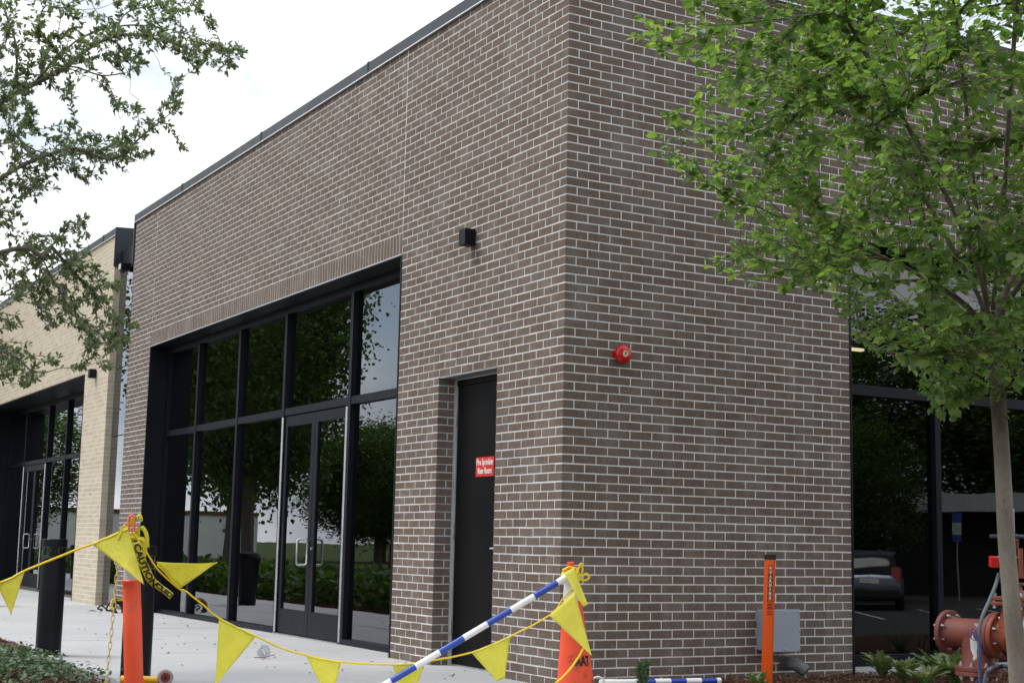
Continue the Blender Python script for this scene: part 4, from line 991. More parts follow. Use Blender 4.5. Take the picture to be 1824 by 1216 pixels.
class Skel:
    def __init__(s): s.p = []; s.par = []; s.dir = []; s.lv = []; s.cur = 0; s.maxlv = 9
    def node(s, p, par): s.p.append(A(p)); s.par.append(par); s.lv.append(s.cur); s.dir.append((A(p)-s.p[par]) if par >= 0 else A((0, 0, 1))); return len(s.p)-1
    def path(s, pts, par, step=.12):
        P = smooth_path(pts, 6); P = resample(P, step); i = par
        for k, q in enumerate(P):
            if k == 0 and par >= 0: continue
            i = s.node(q, i)
        return i
    def reach(s, target, bias=.35, jit=.03, step=.07, pool=None):
        """grow a curved twig from the best existing node to the target"""
        P = A(s.p); d = A(target)-P; L_ = np.linalg.norm(d, axis=1)+1e-6; D0 = A(s.dir); D0 = D0/(np.linalg.norm(D0, axis=1)[:, None]+1e-9)
        cosv = (D0*d).sum(1)/L_; sc_ = L_*(1+bias*(1-cosv)); sc_[:s.lock] = 1e9; lv = np.array(s.lv); sc_[lv >= s.maxlv] = 1e9
        i = int(np.argmin(sc_)); s.cur = s.lv[i]+1; a = P[i]; l_ = L_[i]; b = A(target); mid = a+D0[i]*l_*.45
        n = max(2, int(l_/step)); cur = i
        for k in range(1, n+1):
            t = k/n; q = (1-t)**2*a+2*t*(1-t)*mid+t*t*b+rng.normal(0, jit*l_*.25, 3)*math.sin(math.pi*t); cur = s.node(q, cur)
        return cur
    lock = 0
    def mesh(s, r_tip, power, rmax, name, mat, parent, sides=6, root_r=None, kind=None, keep=None):
        n = len(s.p); cnt = np.zeros(n); kids = [[] for _ in range(n)]
        for i in range(n-1, -1, -1):
            if not kids[i]: cnt[i] = 1
            if s.par[i] >= 0: cnt[s.par[i]] += cnt[i]; kids[s.par[i]].append(i)
        r = np.minimum(rmax, r_tip*cnt**power); P = A(s.p); m = MB()
        if keep: r[:keep[0]+1] = np.linspace(keep[1], keep[2], keep[0]+1)
        starts = [(0, None)]
        while starts:
            i, prev = starts.pop(); ch = [] if prev is None else [prev]; ch.append(i)
            while kids[i]:
                ks = sorted(kids[i], key=lambda q: -cnt[q]); [starts.append((q, i)) for q in ks[1:]]; i = ks[0]; ch.append(i)
            if len(ch) < 2: continue
            rr = r[ch].copy()
            if prev is not None: rr[0] = rr[1]
            m.tube(P[ch], rr, sides if rr.max() > .012 else 4, cap=True)
        o = m.build(name, mat, parent, smooth=True)
        if kind: o['kind'] = kind
        return o, r
def in_poly(x, y, poly):
    c = False; n = len(poly)
    for i in range(n):
        x1, y1 = poly[i]; x2, y2 = poly[i-1]
        if (y1 > y) != (y2 > y) and x < (x2-x1)*(y-y1)/(y2-y1)+x1: c = not c
    return c

# ---- slender young tree on the right
tb = at(1816, 1235, 8.0); tb[2] = ground_h(tb[0], tb[1])-.05
young = thing('young_tree', 'slender young tree with mottled bark and bright green leaves on the right', 'tree', (tb[0], tb[1], tb[2]))
sk = Skel(); root = sk.node(tb, -1)
trunk_pts = [tb, at(1812, 1190, 8.0), at(1802, 1080, 8.0), at(1792, 960, 8.0), at(1787, 860, 8.0), at(1781, 760, 8.0), at(1773, 660, 8.0), at(1766, 600, 8.0)]
fork = sk.path(trunk_pts, root, .08); sk.lock = len(sk.p)-10
fk = sk.p[fork]
limbs = [[(1765, 600), (1740, 520), (1690, 430), (1640, 340)], [(1765, 600), (1752, 480), (1735, 330), (1720, 180), (1700, 20)], [(1766, 600), (1775, 470), (1790, 330), (1800, 160), (1815, -40)],
         [(1764, 590), (1700, 530), (1600, 470), (1500, 430)], [(1768, 590), (1820, 500), (1900, 420), (2000, 330)], [(1766, 600), (1790, 520), (1860, 380), (1900, 200), (1930, 0)], [(1766, 600), (1740, 470), (1660, 300), (1560, 130), (1480, -20)], [(1764, 600), (1720, 540), (1640, 500), (1540, 510)]]
for L_ in limbs:
    dd = rng.uniform(-.75, .75); n = len(L_); sk.path([at(x, y, 8.0+dd*(i/(n-1))**1.1) for i, (x, y) in enumerate(L_)], fork, .10)
outline = [(1150, -60), (1132, 30), (1150, 95), (1225, 120), (1240, 160), (1195, 200), (1165, 245), (1195, 310), (1280, 330), (1262, 385), (1345, 420), (1255, 462), (1345, 500), (1440, 520), (1500, 560), (1525, 610), (1575, 590), (1590, 650), (1640, 690), (1655, 740), (1710, 735), (1745, 680), (1800, 690), (1860, 690), (2050, 640), (2250, 450), (2330, 150), (2250, -150), (2000, -380), (1600, -420), (1300, -250)]
cc_ = at(1770, 240, 8.0); tips = []
tries = 0; targets = []
sk.maxlv = 3
while len(targets) < 1950 and tries < 40000:
    tries += 1; v = rng.normal(0, 1, 3); v /= np.linalg.norm(v); rr = rng.uniform(.30, 1.0)**.55
    q = cc_+v*rr*A((2.05, 2.05, 1.95)); pxy = px(q)[0]
    if pxy[0] < 1420 and rng.random() < .35: continue
    if q[2] < 1.55 or not in_poly(pxy[0], pxy[1], outline): continue
    targets.append(q)
for (x, y) in [(1140, 30), (1135, 62), (1165, 45), (1200, 85), (1190, 205), (1170, 240), (1182, 275), (1215, 300), (1285, 380), (1262, 465), (1300, 455), (1345, 500), (1210, 250), (1240, 180), (1250, 130), (1330, 330), (1290, 335), (1530, 600), (1545, 575), (1600, 640), (1645, 700), (1660, 725), (1700, 740), (1690, 720), (1760, 690), (1795, 690), (1500, 560), (1560, 620), (1240, 290), (1310, 300)]:
    targets.append(at(x, y, 8+rng.uniform(-.5, .5)))
targets.sort(key=lambda q: np.linalg.norm(q-fk))
for q in targets: tips.append(sk.reach(q, 1.5, .05, .06))
limb, rad = sk.mesh(.0018, .375, .064, 'trunk', 'mottled_bark', None, 9, keep=(fork, .054, .040)); rel(limb, young)
# leaves in flat alternate sprays along the last stretch of every twig
pos, dirs, nors, size = [], [], [], []
for tp_ in tips:
    i = tp_; ln = 0; reachL = rng.uniform(.16, .42)
    while i > fork and ln < reachL:
        a, b = sk.p[sk.par[i]], sk.p[i]; seg = np.linalg.norm(b-a); d = (b-a)/(seg+1e-9); lat = np.cross(d, (0, 0, 1)); lat = lat/(np.linalg.norm(lat)+1e-6)
        for k in range(max(1, int(round(seg/.026)))):
            p = a+(b-a)*rng.random(); sd = 1 if rng.random() < .5 else -1
            dv = lat*sd*rng.uniform(.6, 1.1)+d*rng.uniform(.1, .8)+A((0, 0, rng.uniform(-.75, .15)))+rng.normal(0, .22, 3)
            pos.append(p+dv/np.linalg.norm(dv)*.012+rng.normal(0, .010, 3)); dirs.append(dv); nors.append(A((0, 0, 1))+rng.normal(0, .35, 3)); size.append(rng.uniform(.032, .074))
        ln += seg; i = sk.par[i]
    for k in range(3):
        pos.append(sk.p[tp_]); dirs.append(sk.p[tp_]-sk.p[sk.par[tp_]]+rng.normal(0, .05, 3)*.8+A((0, 0, -.01))); nors.append(A((0, 0, 1))+rng.normal(0, .4, 3)); size.append(rng.uniform(.026, .052))
pos, dirs, nors, size = A(pos), A(dirs), A(nors), A(size); N_LEAF = len(pos)
# the 300 leaves that show largest are objects of their own
pr = px(pos); seen = (pr[:, 0] > 1130) & (pr[:, 0] < 1815) & (pr[:, 1] > 5) & (pr[:, 1] < 740)
rank = np.argsort(-np.where(seen, size**2/(pr[:, 2]-5.2)**2, 0)); big = np.zeros(N_LEAF, bool); big[rank[:300]] = True
Vt, (Qt, Tt) = leaf_template('broad'); lm = bpy.data.meshes.new('leaf'); lm.from_pydata(Vt.tolist(), [], Qt.tolist()+Tt.tolist()); lm.materials.append(MAT['green_leaf'])
for i in np.nonzero(big)[0]:
    y_ = dirs[i]/np.linalg.norm(dirs[i]); x_ = np.cross(y_, nors[i]); x_ /= np.linalg.norm(x_); z_ = np.cross(x_, y_)
    o = bpy.data.objects.new('leaf', lm); COL.objects.link(o); o.parent = young; M_ = Matrix.Identity(4); pl = pos[i]-A(young.location)
    for r_ in range(3): M_[r_][0], M_[r_][1], M_[r_][2], M_[r_][3] = x_[r_]*size[i], y_[r_]*size[i], z_[r_]*size[i], pl[r_]
    o.matrix_local = M_
cr_ = place_leaves('crown', 'broad', pos[~big], dirs[~big], nors[~big], size[~big], 'green_leaf', None); rel(cr_, young)

# ---- live oak reaching in from the left
ob = A((-7.6, 4.9, -.05))
oak = thing('oak_tree', 'live oak reaching in over the sidewalk from the left', 'tree', tuple(ob))
sk = Skel(); root = sk.node(ob, -1)
f1 = sk.path([ob, ob+A((.05, -.05, .8)), ob+A((.2, -.25, 1.7)), ob+A((.45, -.5, 2.3))], root, .12); sk.lock = 12
fkp = sk.p[f1]
def pp(x, y, d): return at(x, y, d)
mains = [
 [pp(-500, 560, 11.0), pp(-250, 350, 11.1), pp(0, 183, 11.3), pp(60, 148, 11.45), pp(110, 95, 11.6), pp(160, 60, 11.8), pp(240, 45, 12.1), pp(330, 60, 12.4), pp(415, 95, 12.6)],
 [pp(-480, 600, 10.9), pp(-250, 470, 10.8), pp(0, 318, 10.9), pp(50, 290, 11.0), pp(130, 265, 11.2), pp(200, 285, 11.4), pp(250, 245, 11.6), pp(300, 205, 11.8)],
 [pp(-480, 640, 10.9), pp(-220, 520, 10.7), pp(-20, 455, 10.7), pp(60, 445, 10.8), pp(95, 500, 10.9), pp(135, 560, 11.0), pp(190, 610, 11.1)],
 [pp(-520, 700, 10.8), pp(-200, 650, 10.5), pp(-10, 625, 10.5), pp(50, 655, 10.6)],
 [pp(-520, 480, 11.4), pp(-300, 150, 11.8), pp(-100, -100, 12.3), pp(100, -260, 12.9)],
 [pp(-600, 450, 11.2), pp(-600, 100, 11.0), pp(-620, -200, 10.9)],
 [pp(-700, 500, 11.2), pp(-1000, 200, 11.5), pp(-1250, 0, 12.0)],
 [pp(-650, 560, 11.8), pp(-700, 250, 13.2), pp(-600, 50, 14.5)]]
for q in mains: sk.path([fkp]+q, f1, .10)
# side limbs within the view
for q in ([(60, 148), (110, 125), (165, 82), (225, 62), (300, 75), (360, 95)], [(40, 160), (120, 118), (180, 135), (230, 128)], [(100, 100), (70, 50), (85, 0)], [(20, 175), (30, 90), (10, 20)], [(160, 60), (230, 20), (330, 5)], [(40, 290), (30, 235), (60, 215)], [(60, 445), (110, 420), (150, 392)], [(95, 500), (150, 505), (185, 535), (215, 570)]):
    i0 = int(np.argmin(np.linalg.norm(A(sk.p)-at(q[0][0], q[0][1], 11.3), axis=1))); sk.path([sk.p[i0]]+[at(x, y, 11.3+(x/430)*.9+rng.uniform(-.3, .3)) for x, y in q[1:]], i0, .08)
cl_ = [(30, 30, 50), (90, 40, 50), (150, 30, 50), (210, 20, 45), (260, 30, 40), (300, 15, 35), (340, 8, 20), (40, 90, 50), (110, 95, 40), (180, 80, 40), (240, 75, 35), (290, 60, 30), (330, 75, 30), (370, 90, 30), (400, 95, 25), (425, 92, 10), (405, 122, 14), (375, 42, 10), (350, 110, 22), (60, 140, 40), (20, 130, 40), (130, 112, 35), (220, 108, 25), (245, 110, 15), (120, 165, 15), (185, 150, 6), (15, 165, 35), (40, 185, 30), (30, 200, 25),
       (50, 235, 20), (130, 245, 35), (170, 262, 30), (210, 285, 30), (150, 290, 35), (100, 270, 35), (40, 290, 30), (80, 310, 30), (10, 250, 25), (235, 245, 25), (280, 218, 20), (310, 195, 16), (312, 165, 9), (316, 143, 6), (205, 187, 7), (245, 190, 10), (260, 275, 9), (326, 262, 6), (20, 340, 30), (60, 330, 25), (225, 265, 25),
       (10, 380, 25), (35, 430, 30), (20, 470, 25), (60, 440, 30), (90, 450, 30), (130, 415, 25), (147, 392, 9), (120, 470, 30), (150, 462, 25), (60, 500, 30), (100, 510, 30), (140, 520, 30), (170, 500, 22), (180, 540, 18), (120, 560, 25), (150, 580, 20), (90, 570, 15), (185, 590, 15), (200, 620, 18), (217, 605, 12), (237, 580, 6), (172, 618, 12), (25, 570, 12), (100, 640, 7), (155, 615, 12), (190, 650, 8), (145, 655, 6), (40, 520, 20), (75, 540, 20), (205, 505, 8), (205, 565, 10),
       (10, 640, 25), (40, 630, 22), (62, 660, 15), (20, 665, 18), (45, 682, 6), (-30, 640, 30), (-60, 500, 50), (-50, 330, 50), (-60, 150, 50), (-60, 30, 50)]
targets = []
for x, y, r_ in cl_:
    for k in range(max(3, int(.40*r_+2))):
        a = rng.random()*6.28; q = r_*math.sqrt(rng.random()); targets.append(at(x+q*math.cos(a), y+q*math.sin(a), 11.1+max(0, x)/430*1.2+rng.normal(0, .28)))
occ = fkp+A((.7, -.8, 2.2)); n_out = 0
while n_out < 620:
    v = rng.normal(0, 1, 3); v /= np.linalg.norm(v); q = occ+v*rng.uniform(.2, 1)**.6*A((3.9, 3.9, 2.7)); pxy = px(q)[0]
    if q[2] < 2.2 or (q[0] > -1.2) or (pxy[2] > 0 and -60 < pxy[0] < 2000 and pxy[1] > -80) or pxy[2] < 2: continue
    targets.append(q); n_out += 1
targets.sort(key=lambda q: np.linalg.norm(q-fkp)); tips = []; sk.maxlv = 4
for q in targets: tips.append(sk.reach(q, .7, .12, .07))
limb, rad = sk.mesh(.0021, .43, .20, 'trunk', 'oak_bark', None, 8, keep=(f1, .19, .13)); rel(limb, oak)
pos, dirs, nors, size = [], [], [], []
for tp_ in tips:
    i = tp_; ln = 0
    while sk.par[i] > f1 and ln < .17:
        a, b = sk.p[sk.par[i]], sk.p[i]; seg = np.linalg.norm(b-a); d = (b-a)/(seg+1e-9)
        for k in range(max(2, int(seg/.017))):
            dv = rng.normal(0, 1, 3); dv -= d*(dv@d); dv = dv/np.linalg.norm(dv)+d*rng.uniform(.3, 1.1)
            pos.append(a+(b-a)*rng.random()); dirs.append(dv); nors.append(A((0, 0, 1))+rng.normal(0, .6, 3)); size.append(rng.uniform(.028, .054))
        ln += seg; i = sk.par[i]
    d = sk.p[tp_]-sk.p[sk.par[tp_]]; d /= np.linalg.norm(d)+1e-9
    for k in range(8):
        dv = rng.normal(0, .75, 3)+d; pos.append(sk.p[tp_]+rng.normal(0, .006, 3)); dirs.append(dv); nors.append(A((0, 0, 1))+rng.normal(0, .6, 3)); size.append(rng.uniform(.030, .058))
cr_ = place_leaves('crown', 'narrow', A(pos), A(dirs), A(nors), A(size), 'oak_leaf', None); rel(cr_, oak)
print('leaves', N_LEAF, len(pos))

# ================================================================== planting beds
def on_z(x, y, z):
    d = AF+AR*(x-912)/FPX-AU*(y-608)/FPX; return CAM+d*(z-CAM[2])/d[2]
def on_y(x, y, v):
    d = AF+AR*(x-912)/FPX-AU*(y-608)/FPX; return CAM+d*(v-CAM[1])/d[1]
def scatter_chips(name, n, x0, x1, y0, y1, mat, smin, smax, zlift=.0, keep=None, kind='stuff'):
    X = rng.uniform(x0, x1, n); Y = rng.uniform(y0, y1, n)
    if keep is not None: k = keep(X, Y); X, Y = X[k], Y[k]
    n = len(X); Z = ground_h(X, Y)-.005+rng.uniform(0, .022, n)+zlift
    ext_ = np.stack([rng.uniform(smin, smax, n), rng.uniform(.006, .014, n), rng.uniform(.002, .006, n)], -1)
    V, F = boxes_np(-ext_/2, ext_/2); V = V.reshape(n, 8, 3)
    a, b, c = rng.uniform(0, 6.28, n), rng.normal(0, .35, n), rng.normal(0, .35, n)
    Rz = np.zeros((n, 3, 3)); Rz[:, 0, 0] = np.cos(a); Rz[:, 0, 1] = -np.sin(a); Rz[:, 1, 0] = np.sin(a); Rz[:, 1, 1] = np.cos(a); Rz[:, 2, 2] = 1
    Ry = np.zeros((n, 3, 3)); Ry[:, 0, 0] = np.cos(b); Ry[:, 0, 2] = np.sin(b); Ry[:, 2, 0] = -np.sin(b); Ry[:, 2, 2] = np.cos(b); Ry[:, 1, 1] = 1
    V = np.einsum('nij,njk,nvk->nvi', Rz, Ry, V)+np.stack([X, Y, Z], -1)[:, None]
    o = raw(name, V.reshape(-1, 3), F, mat); o['kind'] = kind; o['label'] = ''; del o['label']; return o
scatter_chips('mulch_chips', 9000, .25, 6.5, -1.9, .24, 'mulch_chip', .015, .06, 0, lambda x, y: ~((x < RW0) & (y > -.02)))
scatter_chips('mulch_chips', 5200, -4.6, -2.81, .4, 4.2, 'mulch_chip', .015, .055)
scatter_chips('mulch_chips', 700, -2.86, -2.725, 4.3, 7.5, 'mulch_chip', .015, .05, .03)
scatter_chips('leaf_litter', 70, -2.6, .0, .3, 11, 'dry_leaf', .008, .03, .038)
# ground cover
n = 9000; X = rng.uniform(-4.6, -2.83, n); Y = rng.uniform(.9, 4.2, n)
f_ = np.sin(X*5+1)*np.cos(Y*4)*.25+rng.random(n); kp = f_ < np.clip((Y-.9)/1.6, .15, 1)*np.clip((-2.80-X)/.25, .2, 1); X, Y = X[kp], Y[kp]; n = len(X)
P_ = np.stack([X, Y, rng.uniform(.0, .11, n)**1.1], -1); dv = rng.normal(0, 1, (n, 3)); dv[:, 2] = np.abs(dv[:, 2])*.5
place_leaves('ground_cover', 'broad', P_, dv, A((0, 0, 1))+rng.normal(0, .35, (n, 3)), rng.uniform(.025, .045, n), 'cover_leaf', None)

def frond_plant(label, base, n, h, mat, cat='plant', kind='cycad', group=None, name='coontie_plant'):
    o = thing(name, label, cat, tuple(base), group); ms = MB(); pos, dirs, nors, size = [], [], [], []
    for i in range(n):
        a = i*2.4+rng.random(); out_ = A((math.cos(a), math.sin(a), 0)); ln = h*rng.uniform(.75, 1.25); lean_ = rng.uniform(.25, .9)
        pts = [A(base)+out_*ln*lean_*t*t*.9+out_*.01*t+A((0, 0, ln*(t-.32*lean_*t*t))) for t in np.linspace(0, 1, 9)]
        if kind == 'cycad':
            ms.tube(pts, np.linspace(.0035, .0012, 9), 4)
            for j in range(2, 9):
                d = pts[j]-pts[j-1]; d /= np.linalg.norm(d); lat = np.cross(d, (0, 0, 1)); lat /= np.linalg.norm(lat)+1e-6
                for sg in (-1, 1):
                    for q in (0, .5):
                        pos.append(pts[j-1]+(pts[j]-pts[j-1])*q); dirs.append(lat*sg*.75+d*.75+rng.normal(0, .1, 3)); nors.append(np.cross(lat, d)+rng.normal(0, .15, 3)); size.append(h*rng.uniform(.20, .32)*(1-.05*abs(j-5)))
        else:
            for j in range(1, 9): pass
            w = .006*rng.uniform(.7, 1.3); lat = np.cross(out_, (0, 0, 1)); pts = A(pts)
            prof = np.array([.6, 1, 1, 1, 1, .9, .75, .5, .08])*w
            G = np.stack([pts-lat*prof[:, None], pts+A((0, 0, -.002)), pts+lat*prof[:, None]], 1); ms.grid(G)
    if kind == 'cycad':
        rel(ms.build('stems', mat, smooth=True), o); c = place_leaves('foliage', 'narrow', A(pos), A(dirs), A(nors), A(size), mat, None); rel(c, o)
    else:
        q = ms.build('foliage', mat, smooth=True); q['kind'] = 'stuff'; rel(q, o)
    return o
def gp(x, y): q = on_z(x, y, .03); q[2] = ground_h(q[0], q[1])-.01; return q
frond_plant('low feathery green plant nearest the brick edge under the dark window', gp(1572, 1208), 16, .21, 'cycad_leaf')
frond_plant('low feathery green plant in the mulch midway along the window sill', gp(1612, 1217), 18, .20, 'cycad_leaf')
frond_plant('low feathery green plant just left of the red pipe foot', gp(1668, 1210), 20, .24, 'cycad_leaf')
frond_plant('low feathery green plant in front of the red pipe foot', gp(1703, 1222), 18, .27, 'cycad_leaf')
frond_plant('small feathery green plant at the very bottom between brick and pipes', gp(1645, 1226), 12, .20, 'cycad_leaf')
frond_plant('small green tuft at the foot of the orange marker post', gp(1352, 1228), 12, .14, 'cycad_leaf')
frond_plant('pale striped grass clump behind the red pipework', gp(1772, 1196), 46, .32, 'strap_leaf', kind='strap', name='grass_clump')
frond_plant('pale striped grass clump right of the slender trunk', gp(1812, 1192), 46, .32, 'strap_leaf', kind='strap', name='grass_clump')
frond_plant('thin pale grass clump left of the pipe flange below the window', gp(1690, 1190), 26, .26, 'strap_leaf', kind='strap', name='grass_clump')
# needle sprig by the lying pole
sp = at(1145, 1232, 10.05); sp[2] = max(sp[2]-.1, -.02)
o = thing('needle_shrub', 'small dark needle leaved sprig poking up by the lying striped pole', 'plant', tuple(sp))
pos, dirs, nors, size = [], [], [], []; ms = MB(); hgt = at(1145, 1180, 10.05)[2]-sp[2]
for i in range(6):
    a = i*1.05; tip = sp+A((math.cos(a)*.035, math.sin(a)*.035, hgt*rng.uniform(.72, 1.0))); ms.tube([sp, (sp+tip)/2+A((math.cos(a), math.sin(a), 0))*.01, tip], .0025, 5)
    for k in range(70):
        t = rng.uniform(.3, 1); pos.append(sp+(tip-sp)*t); dirs.append((tip-sp)/hgt+rng.normal(0, .45, 3)); nors.append(rng.normal(0, 1, 3)); size.append(rng.uniform(.03, .05))
rel(ms.build('stems', 'oak_bark'), o); rel(place_leaves('foliage', 'narrow', A(pos), A(dirs), A(nors), A(size), 'cover_leaf', None), o)

# ================================================================== litter on the sidewalk
cpos = on_z(468, 1169, .012)
o = thing('crushed_cup', 'crushed clear plastic cup lying on the pale sidewalk', 'cup', (cpos[0], cpos[1], .0))
m = MB(); ax = A((.75, .55, .25)); m.lathe([(.030, -.045), (.034, -.04), (.040, .0), (.047, .035), (.050, .038), (.050, .046), (.046, .046)], (cpos[0], cpos[1], .052), ax, 18)
m.v = [tuple(A(v)+rng.normal(0, .0045, 3)) for v in m.v]; rel(m.build('cup_body', 'clear_plastic', smooth=False), o)
for k_ in range(4):
    m = MB(); m.torus(A((cpos[0], cpos[1], .052))+ax/np.linalg.norm(ax)*(-.03+k_*.018), ax, .040+.002*k_, .0016, 18, 4); rel(m.build('printed_band', 'pvc_blue' if k_ % 2 else 'band_white'), o)
m = MB(); m.tube([(cpos[0]-.07, cpos[1]+.02, .008), (cpos[0], cpos[1]-.045, .010), (cpos[0]+.09, cpos[1]-.06, .035)], .0035, 5); rel(m.build('straw', 'wood_brown'), o)
cq = on_z(211, 1088, .02)
o = thing('cable_reel', 'small yellow and black cable reel against the foot of the brown wall', 'cable reel', (cq[0], cq[1], 0))
m = MB(); m.torus((cq[0], cq[1], .05), (.5, -.8, .3), .10, .035, 24, 10); rel(m.build('coiled_cable', 'rubber_black', smooth=True), o)
m = MB(); m.torus((cq[0], cq[1], .075), (.4, -.8, .45), .125, .014, 24, 8); m.tube([(cq[0]-.1, cq[1], .04), (cq[0]-.05, cq[1], .16), (cq[0]+.06, cq[1], .17), (cq[0]+.12, cq[1], .05)], .014, 8); rel(m.build('reel_frame', 'yellow_plastic', smooth=True), o)
o = thing('black_cord', 'loose black cord looping on the sidewalk by the tan wall corner', 'cord', tuple(on_z(175, 1088, 0)))
cD = px(on_z(178, 1088, 0))[0][2]
pts = [at(x, y-z*60, cD) for x, y, z in [(152, 1090, .01), (165, 1088, .012), (175, 1090, .01), (182, 1086, .012), (174, 1087, .06), (180, 1084, .10), (188, 1086, .05), (192, 1089, .012), (200, 1084, .06), (197, 1080, .14), (190, 1086, .02), (205, 1090, .012)]]
m = MB(); m.tube(smooth_path(pts, 6), .011, 7); rel(m.build('cord_loop', 'rubber_black', smooth=True), o)

# ================================================================== inside and across the lot
c_ = on_y(1521, 622, 1.7)
o = thing('strip_lamp', 'lit warm ceiling strip lamp seen through the dark right window', 'lamp', tuple(c_))
m = MB(); m.box((c_[0]-.55, c_[1]-.03, c_[2]-.012), (c_[0]+.11, c_[1]+.03, c_[2]+.012)); rel(m.build('lamp_tube', 'strip_light'), o)
m = MB(); m.box((c_[0]-.56, c_[1]-.035, c_[2]+.013), (c_[0]+.12, c_[1]+.035, c_[2]+.05)); rel(m.build('lamp_body', 'dark_metal'), o)
for f_ in (-.5, .05):
    m = MB(); m.tube([(c_[0]+f_, c_[1], c_[2]+.05), (c_[0]+f_, c_[1], 4.35)], .006, 6); rel(m.build('hanger', 'dark_metal'), o)

def far_tree(label, base, H, Rr, seed, trunk_r, n_t=260, proto=None, rot=0.):
    rot = rot if base[1] < 0 else .25*rot
    o = thing('shade_tree', label, 'tree', tuple(base), 'trees across the lot and walk')
    if proto:
        for ch in proto.children:
            c = ch.copy(); COL.objects.link(c); c.parent = o; c.matrix_parent_inverse = Matrix.Identity(4)
            for k_ in ('kind',):
                if k_ in ch: c[k_] = ch[k_]
        o.rotation_euler.z = rot; o.scale = (Rr/proto['rr'],)*2+(H/proto['hh'],); return o
    sk = Skel(); r0 = sk.node((0, 0, -.1), -1); f = sk.path([A((0, 0, -.1)), A((.05, 0, H*.12)), A((.1, .05, H*.25))], r0, .25); sk.lock = 3
    for i in range(8):
        a = i*.785+rng.random()*.5; e = rng.uniform(.35, 1.1); q = A((math.cos(a)*math.cos(e), math.sin(a)*math.cos(e), math.sin(e))); L0 = Rr*rng.uniform(.55, .9)
        sk.path([sk.p[f], sk.p[f]+q*L0*.4+A((0, 0, -.1)), sk.p[f]+q*L0+A((0, 0, .3))], f, .3)
    T_ = []
    while len(T_) < n_t:
        v = rng.normal(0, 1, 3); v /= np.linalg.norm(v); v *= rng.uniform(.3, 1)**.5; q = A((v[0]*Rr, v[1]*Rr, H*.58+v[2]*H*.43))
        if q[2] > H*.2: T_.append(q)
    T_.sort(key=lambda q: np.linalg.norm(q-sk.p[f])); tips = [sk.reach(q, .5, .08, .25) for q in T_]
    sk.mesh(.012, .45, trunk_r, 'trunk', 'oak_bark', o, 6)
    pos = []; 
    for t_ in tips: pos.append(A(sk.p[t_])+rng.normal(0, .34, (105, 3)))
    pos = np.concatenate(pos); n = len(pos); dv = rng.normal(0, 1, (n, 3)); dv[:, 2] -= .2
    place_leaves('crown', 'broad', pos, dv, A((0, 0, 1))+rng.normal(0, .6, (n, 3)), rng.uniform(.08, .15, n), 'far_leaf', o)
    o['rr'] = Rr; o['hh'] = H; return o
pt = far_tree('big shade tree mirrored in the storefront glass beside the double door', (-6.5, 26.0, -.04), 10.5, 2.7, 1, .24, 320)
for i, (x, y, H, Rr, lb_) in enumerate([(-11.2, 40, 14, 2.8, 'leafy tree mirrored in the leftmost storefront panes'), (-12.6, 43, 14, 3.1, 'leafy tree mirrored in the pane left of the double door'), (-5.6, 57, 7.5, 3.8, 'leafy tree mirrored in the tan building glass'), (-13.8, 34, 4.8, 2.2, 'low leafy tree mirrored at the bottom of the narrow pane'), (-4.5, 66, 7.8, 4.2, 'farthest leafy tree mirrored in the tan building doors'), (-27, 62, 5.5, 4.5, 'broad low tree mirrored behind the double door glass'), (-34, 58, 5.5, 4.5, 'broad low tree mirrored at the foot of the narrow pane'), (-19.0, 44, 6.0, 2.8, 'low dark tree mirrored in the narrow pane beside the brick pier'), (-8.7, 34, 13, 2.6, 'tall leafy tree mirrored above the double door'),
                                      (28.6, -27.0, 6, 2.4, 'bushy dark tree mirrored just beside the parked car'), (30, -37, 12, 6.5, 'dark leafy tree mirrored in the right window above the car'), (41, -38, 12, 6.5, 'dark leafy tree mirrored beside the window mullion'), (50, -30, 12, 6.5, 'dark leafy tree mirrored at the right edge of the window'), (24, -46, 13, 6.5, 'dark leafy tree mirrored next to the brick edge'), (37, -50, 12, 6, 'tall dark leafy tree mirrored behind the white office'), (58, -42, 12, 6, 'tall dark leafy tree mirrored far right in the window')]):
    far_tree(lb_, (x, y, GZ if y < 0 else -.04), H, Rr, 0, .2, proto=pt, rot=i*1.3)
# hedge along the far edge of the walk
hedge = thing('hedge', 'dark green hedge along the walk mirrored low in the storefront glass', 'hedge', (-4.2, 20, 0))
n = 12000; P_ = np.stack([rng.uniform(-4.9, -3.3, n), rng.uniform(9, 46, n), rng.uniform(0, .62, n)], -1); P_[:, 2] *= .7+.3*np.sin(P_[:, 1]*1.7)**2
rel(place_leaves('foliage', 'broad', P_, rng.normal(0, 1, (n, 3)), A((0, 0, 1))+rng.normal(0, .6, (n, 3)), rng.uniform(.10, .19, n), 'far_leaf', None), hedge)
ms = MB()
for y in np.arange(9.3, 46, .8): ms.tube([(-4.1, y, -.05), (-4.1+.05*math.sin(y*7), y, .45)], .02, 5)
rel(ms.build('stems', 'oak_bark'), hedge)
# litter bins further along the walk
for lb_, x, y in (('black litter bin mirrored in the storefront left of the double door', -1.75, 13.0), ('black litter bin farther along mirrored in the tan building glass', -1.7, 26.7)):
    bn = thing('litter_bin', lb_, 'litter bin', (x, y, 0), 'black litter bins along the walk')
    m = MB(); m.lathe([(.135, .0), (.14, .02), (.175, .68), (.18, .69)], n=28); m.build('bin_body', 'black_paint', bn, smooth=True)
    m = MB(); m.lathe([(.19, .69), (.195, .70), (.195, .76), (.17, .80), (.06, .83), (0, .832)], n=28); m.build('bin_lid', 'black_paint', bn, smooth=True)
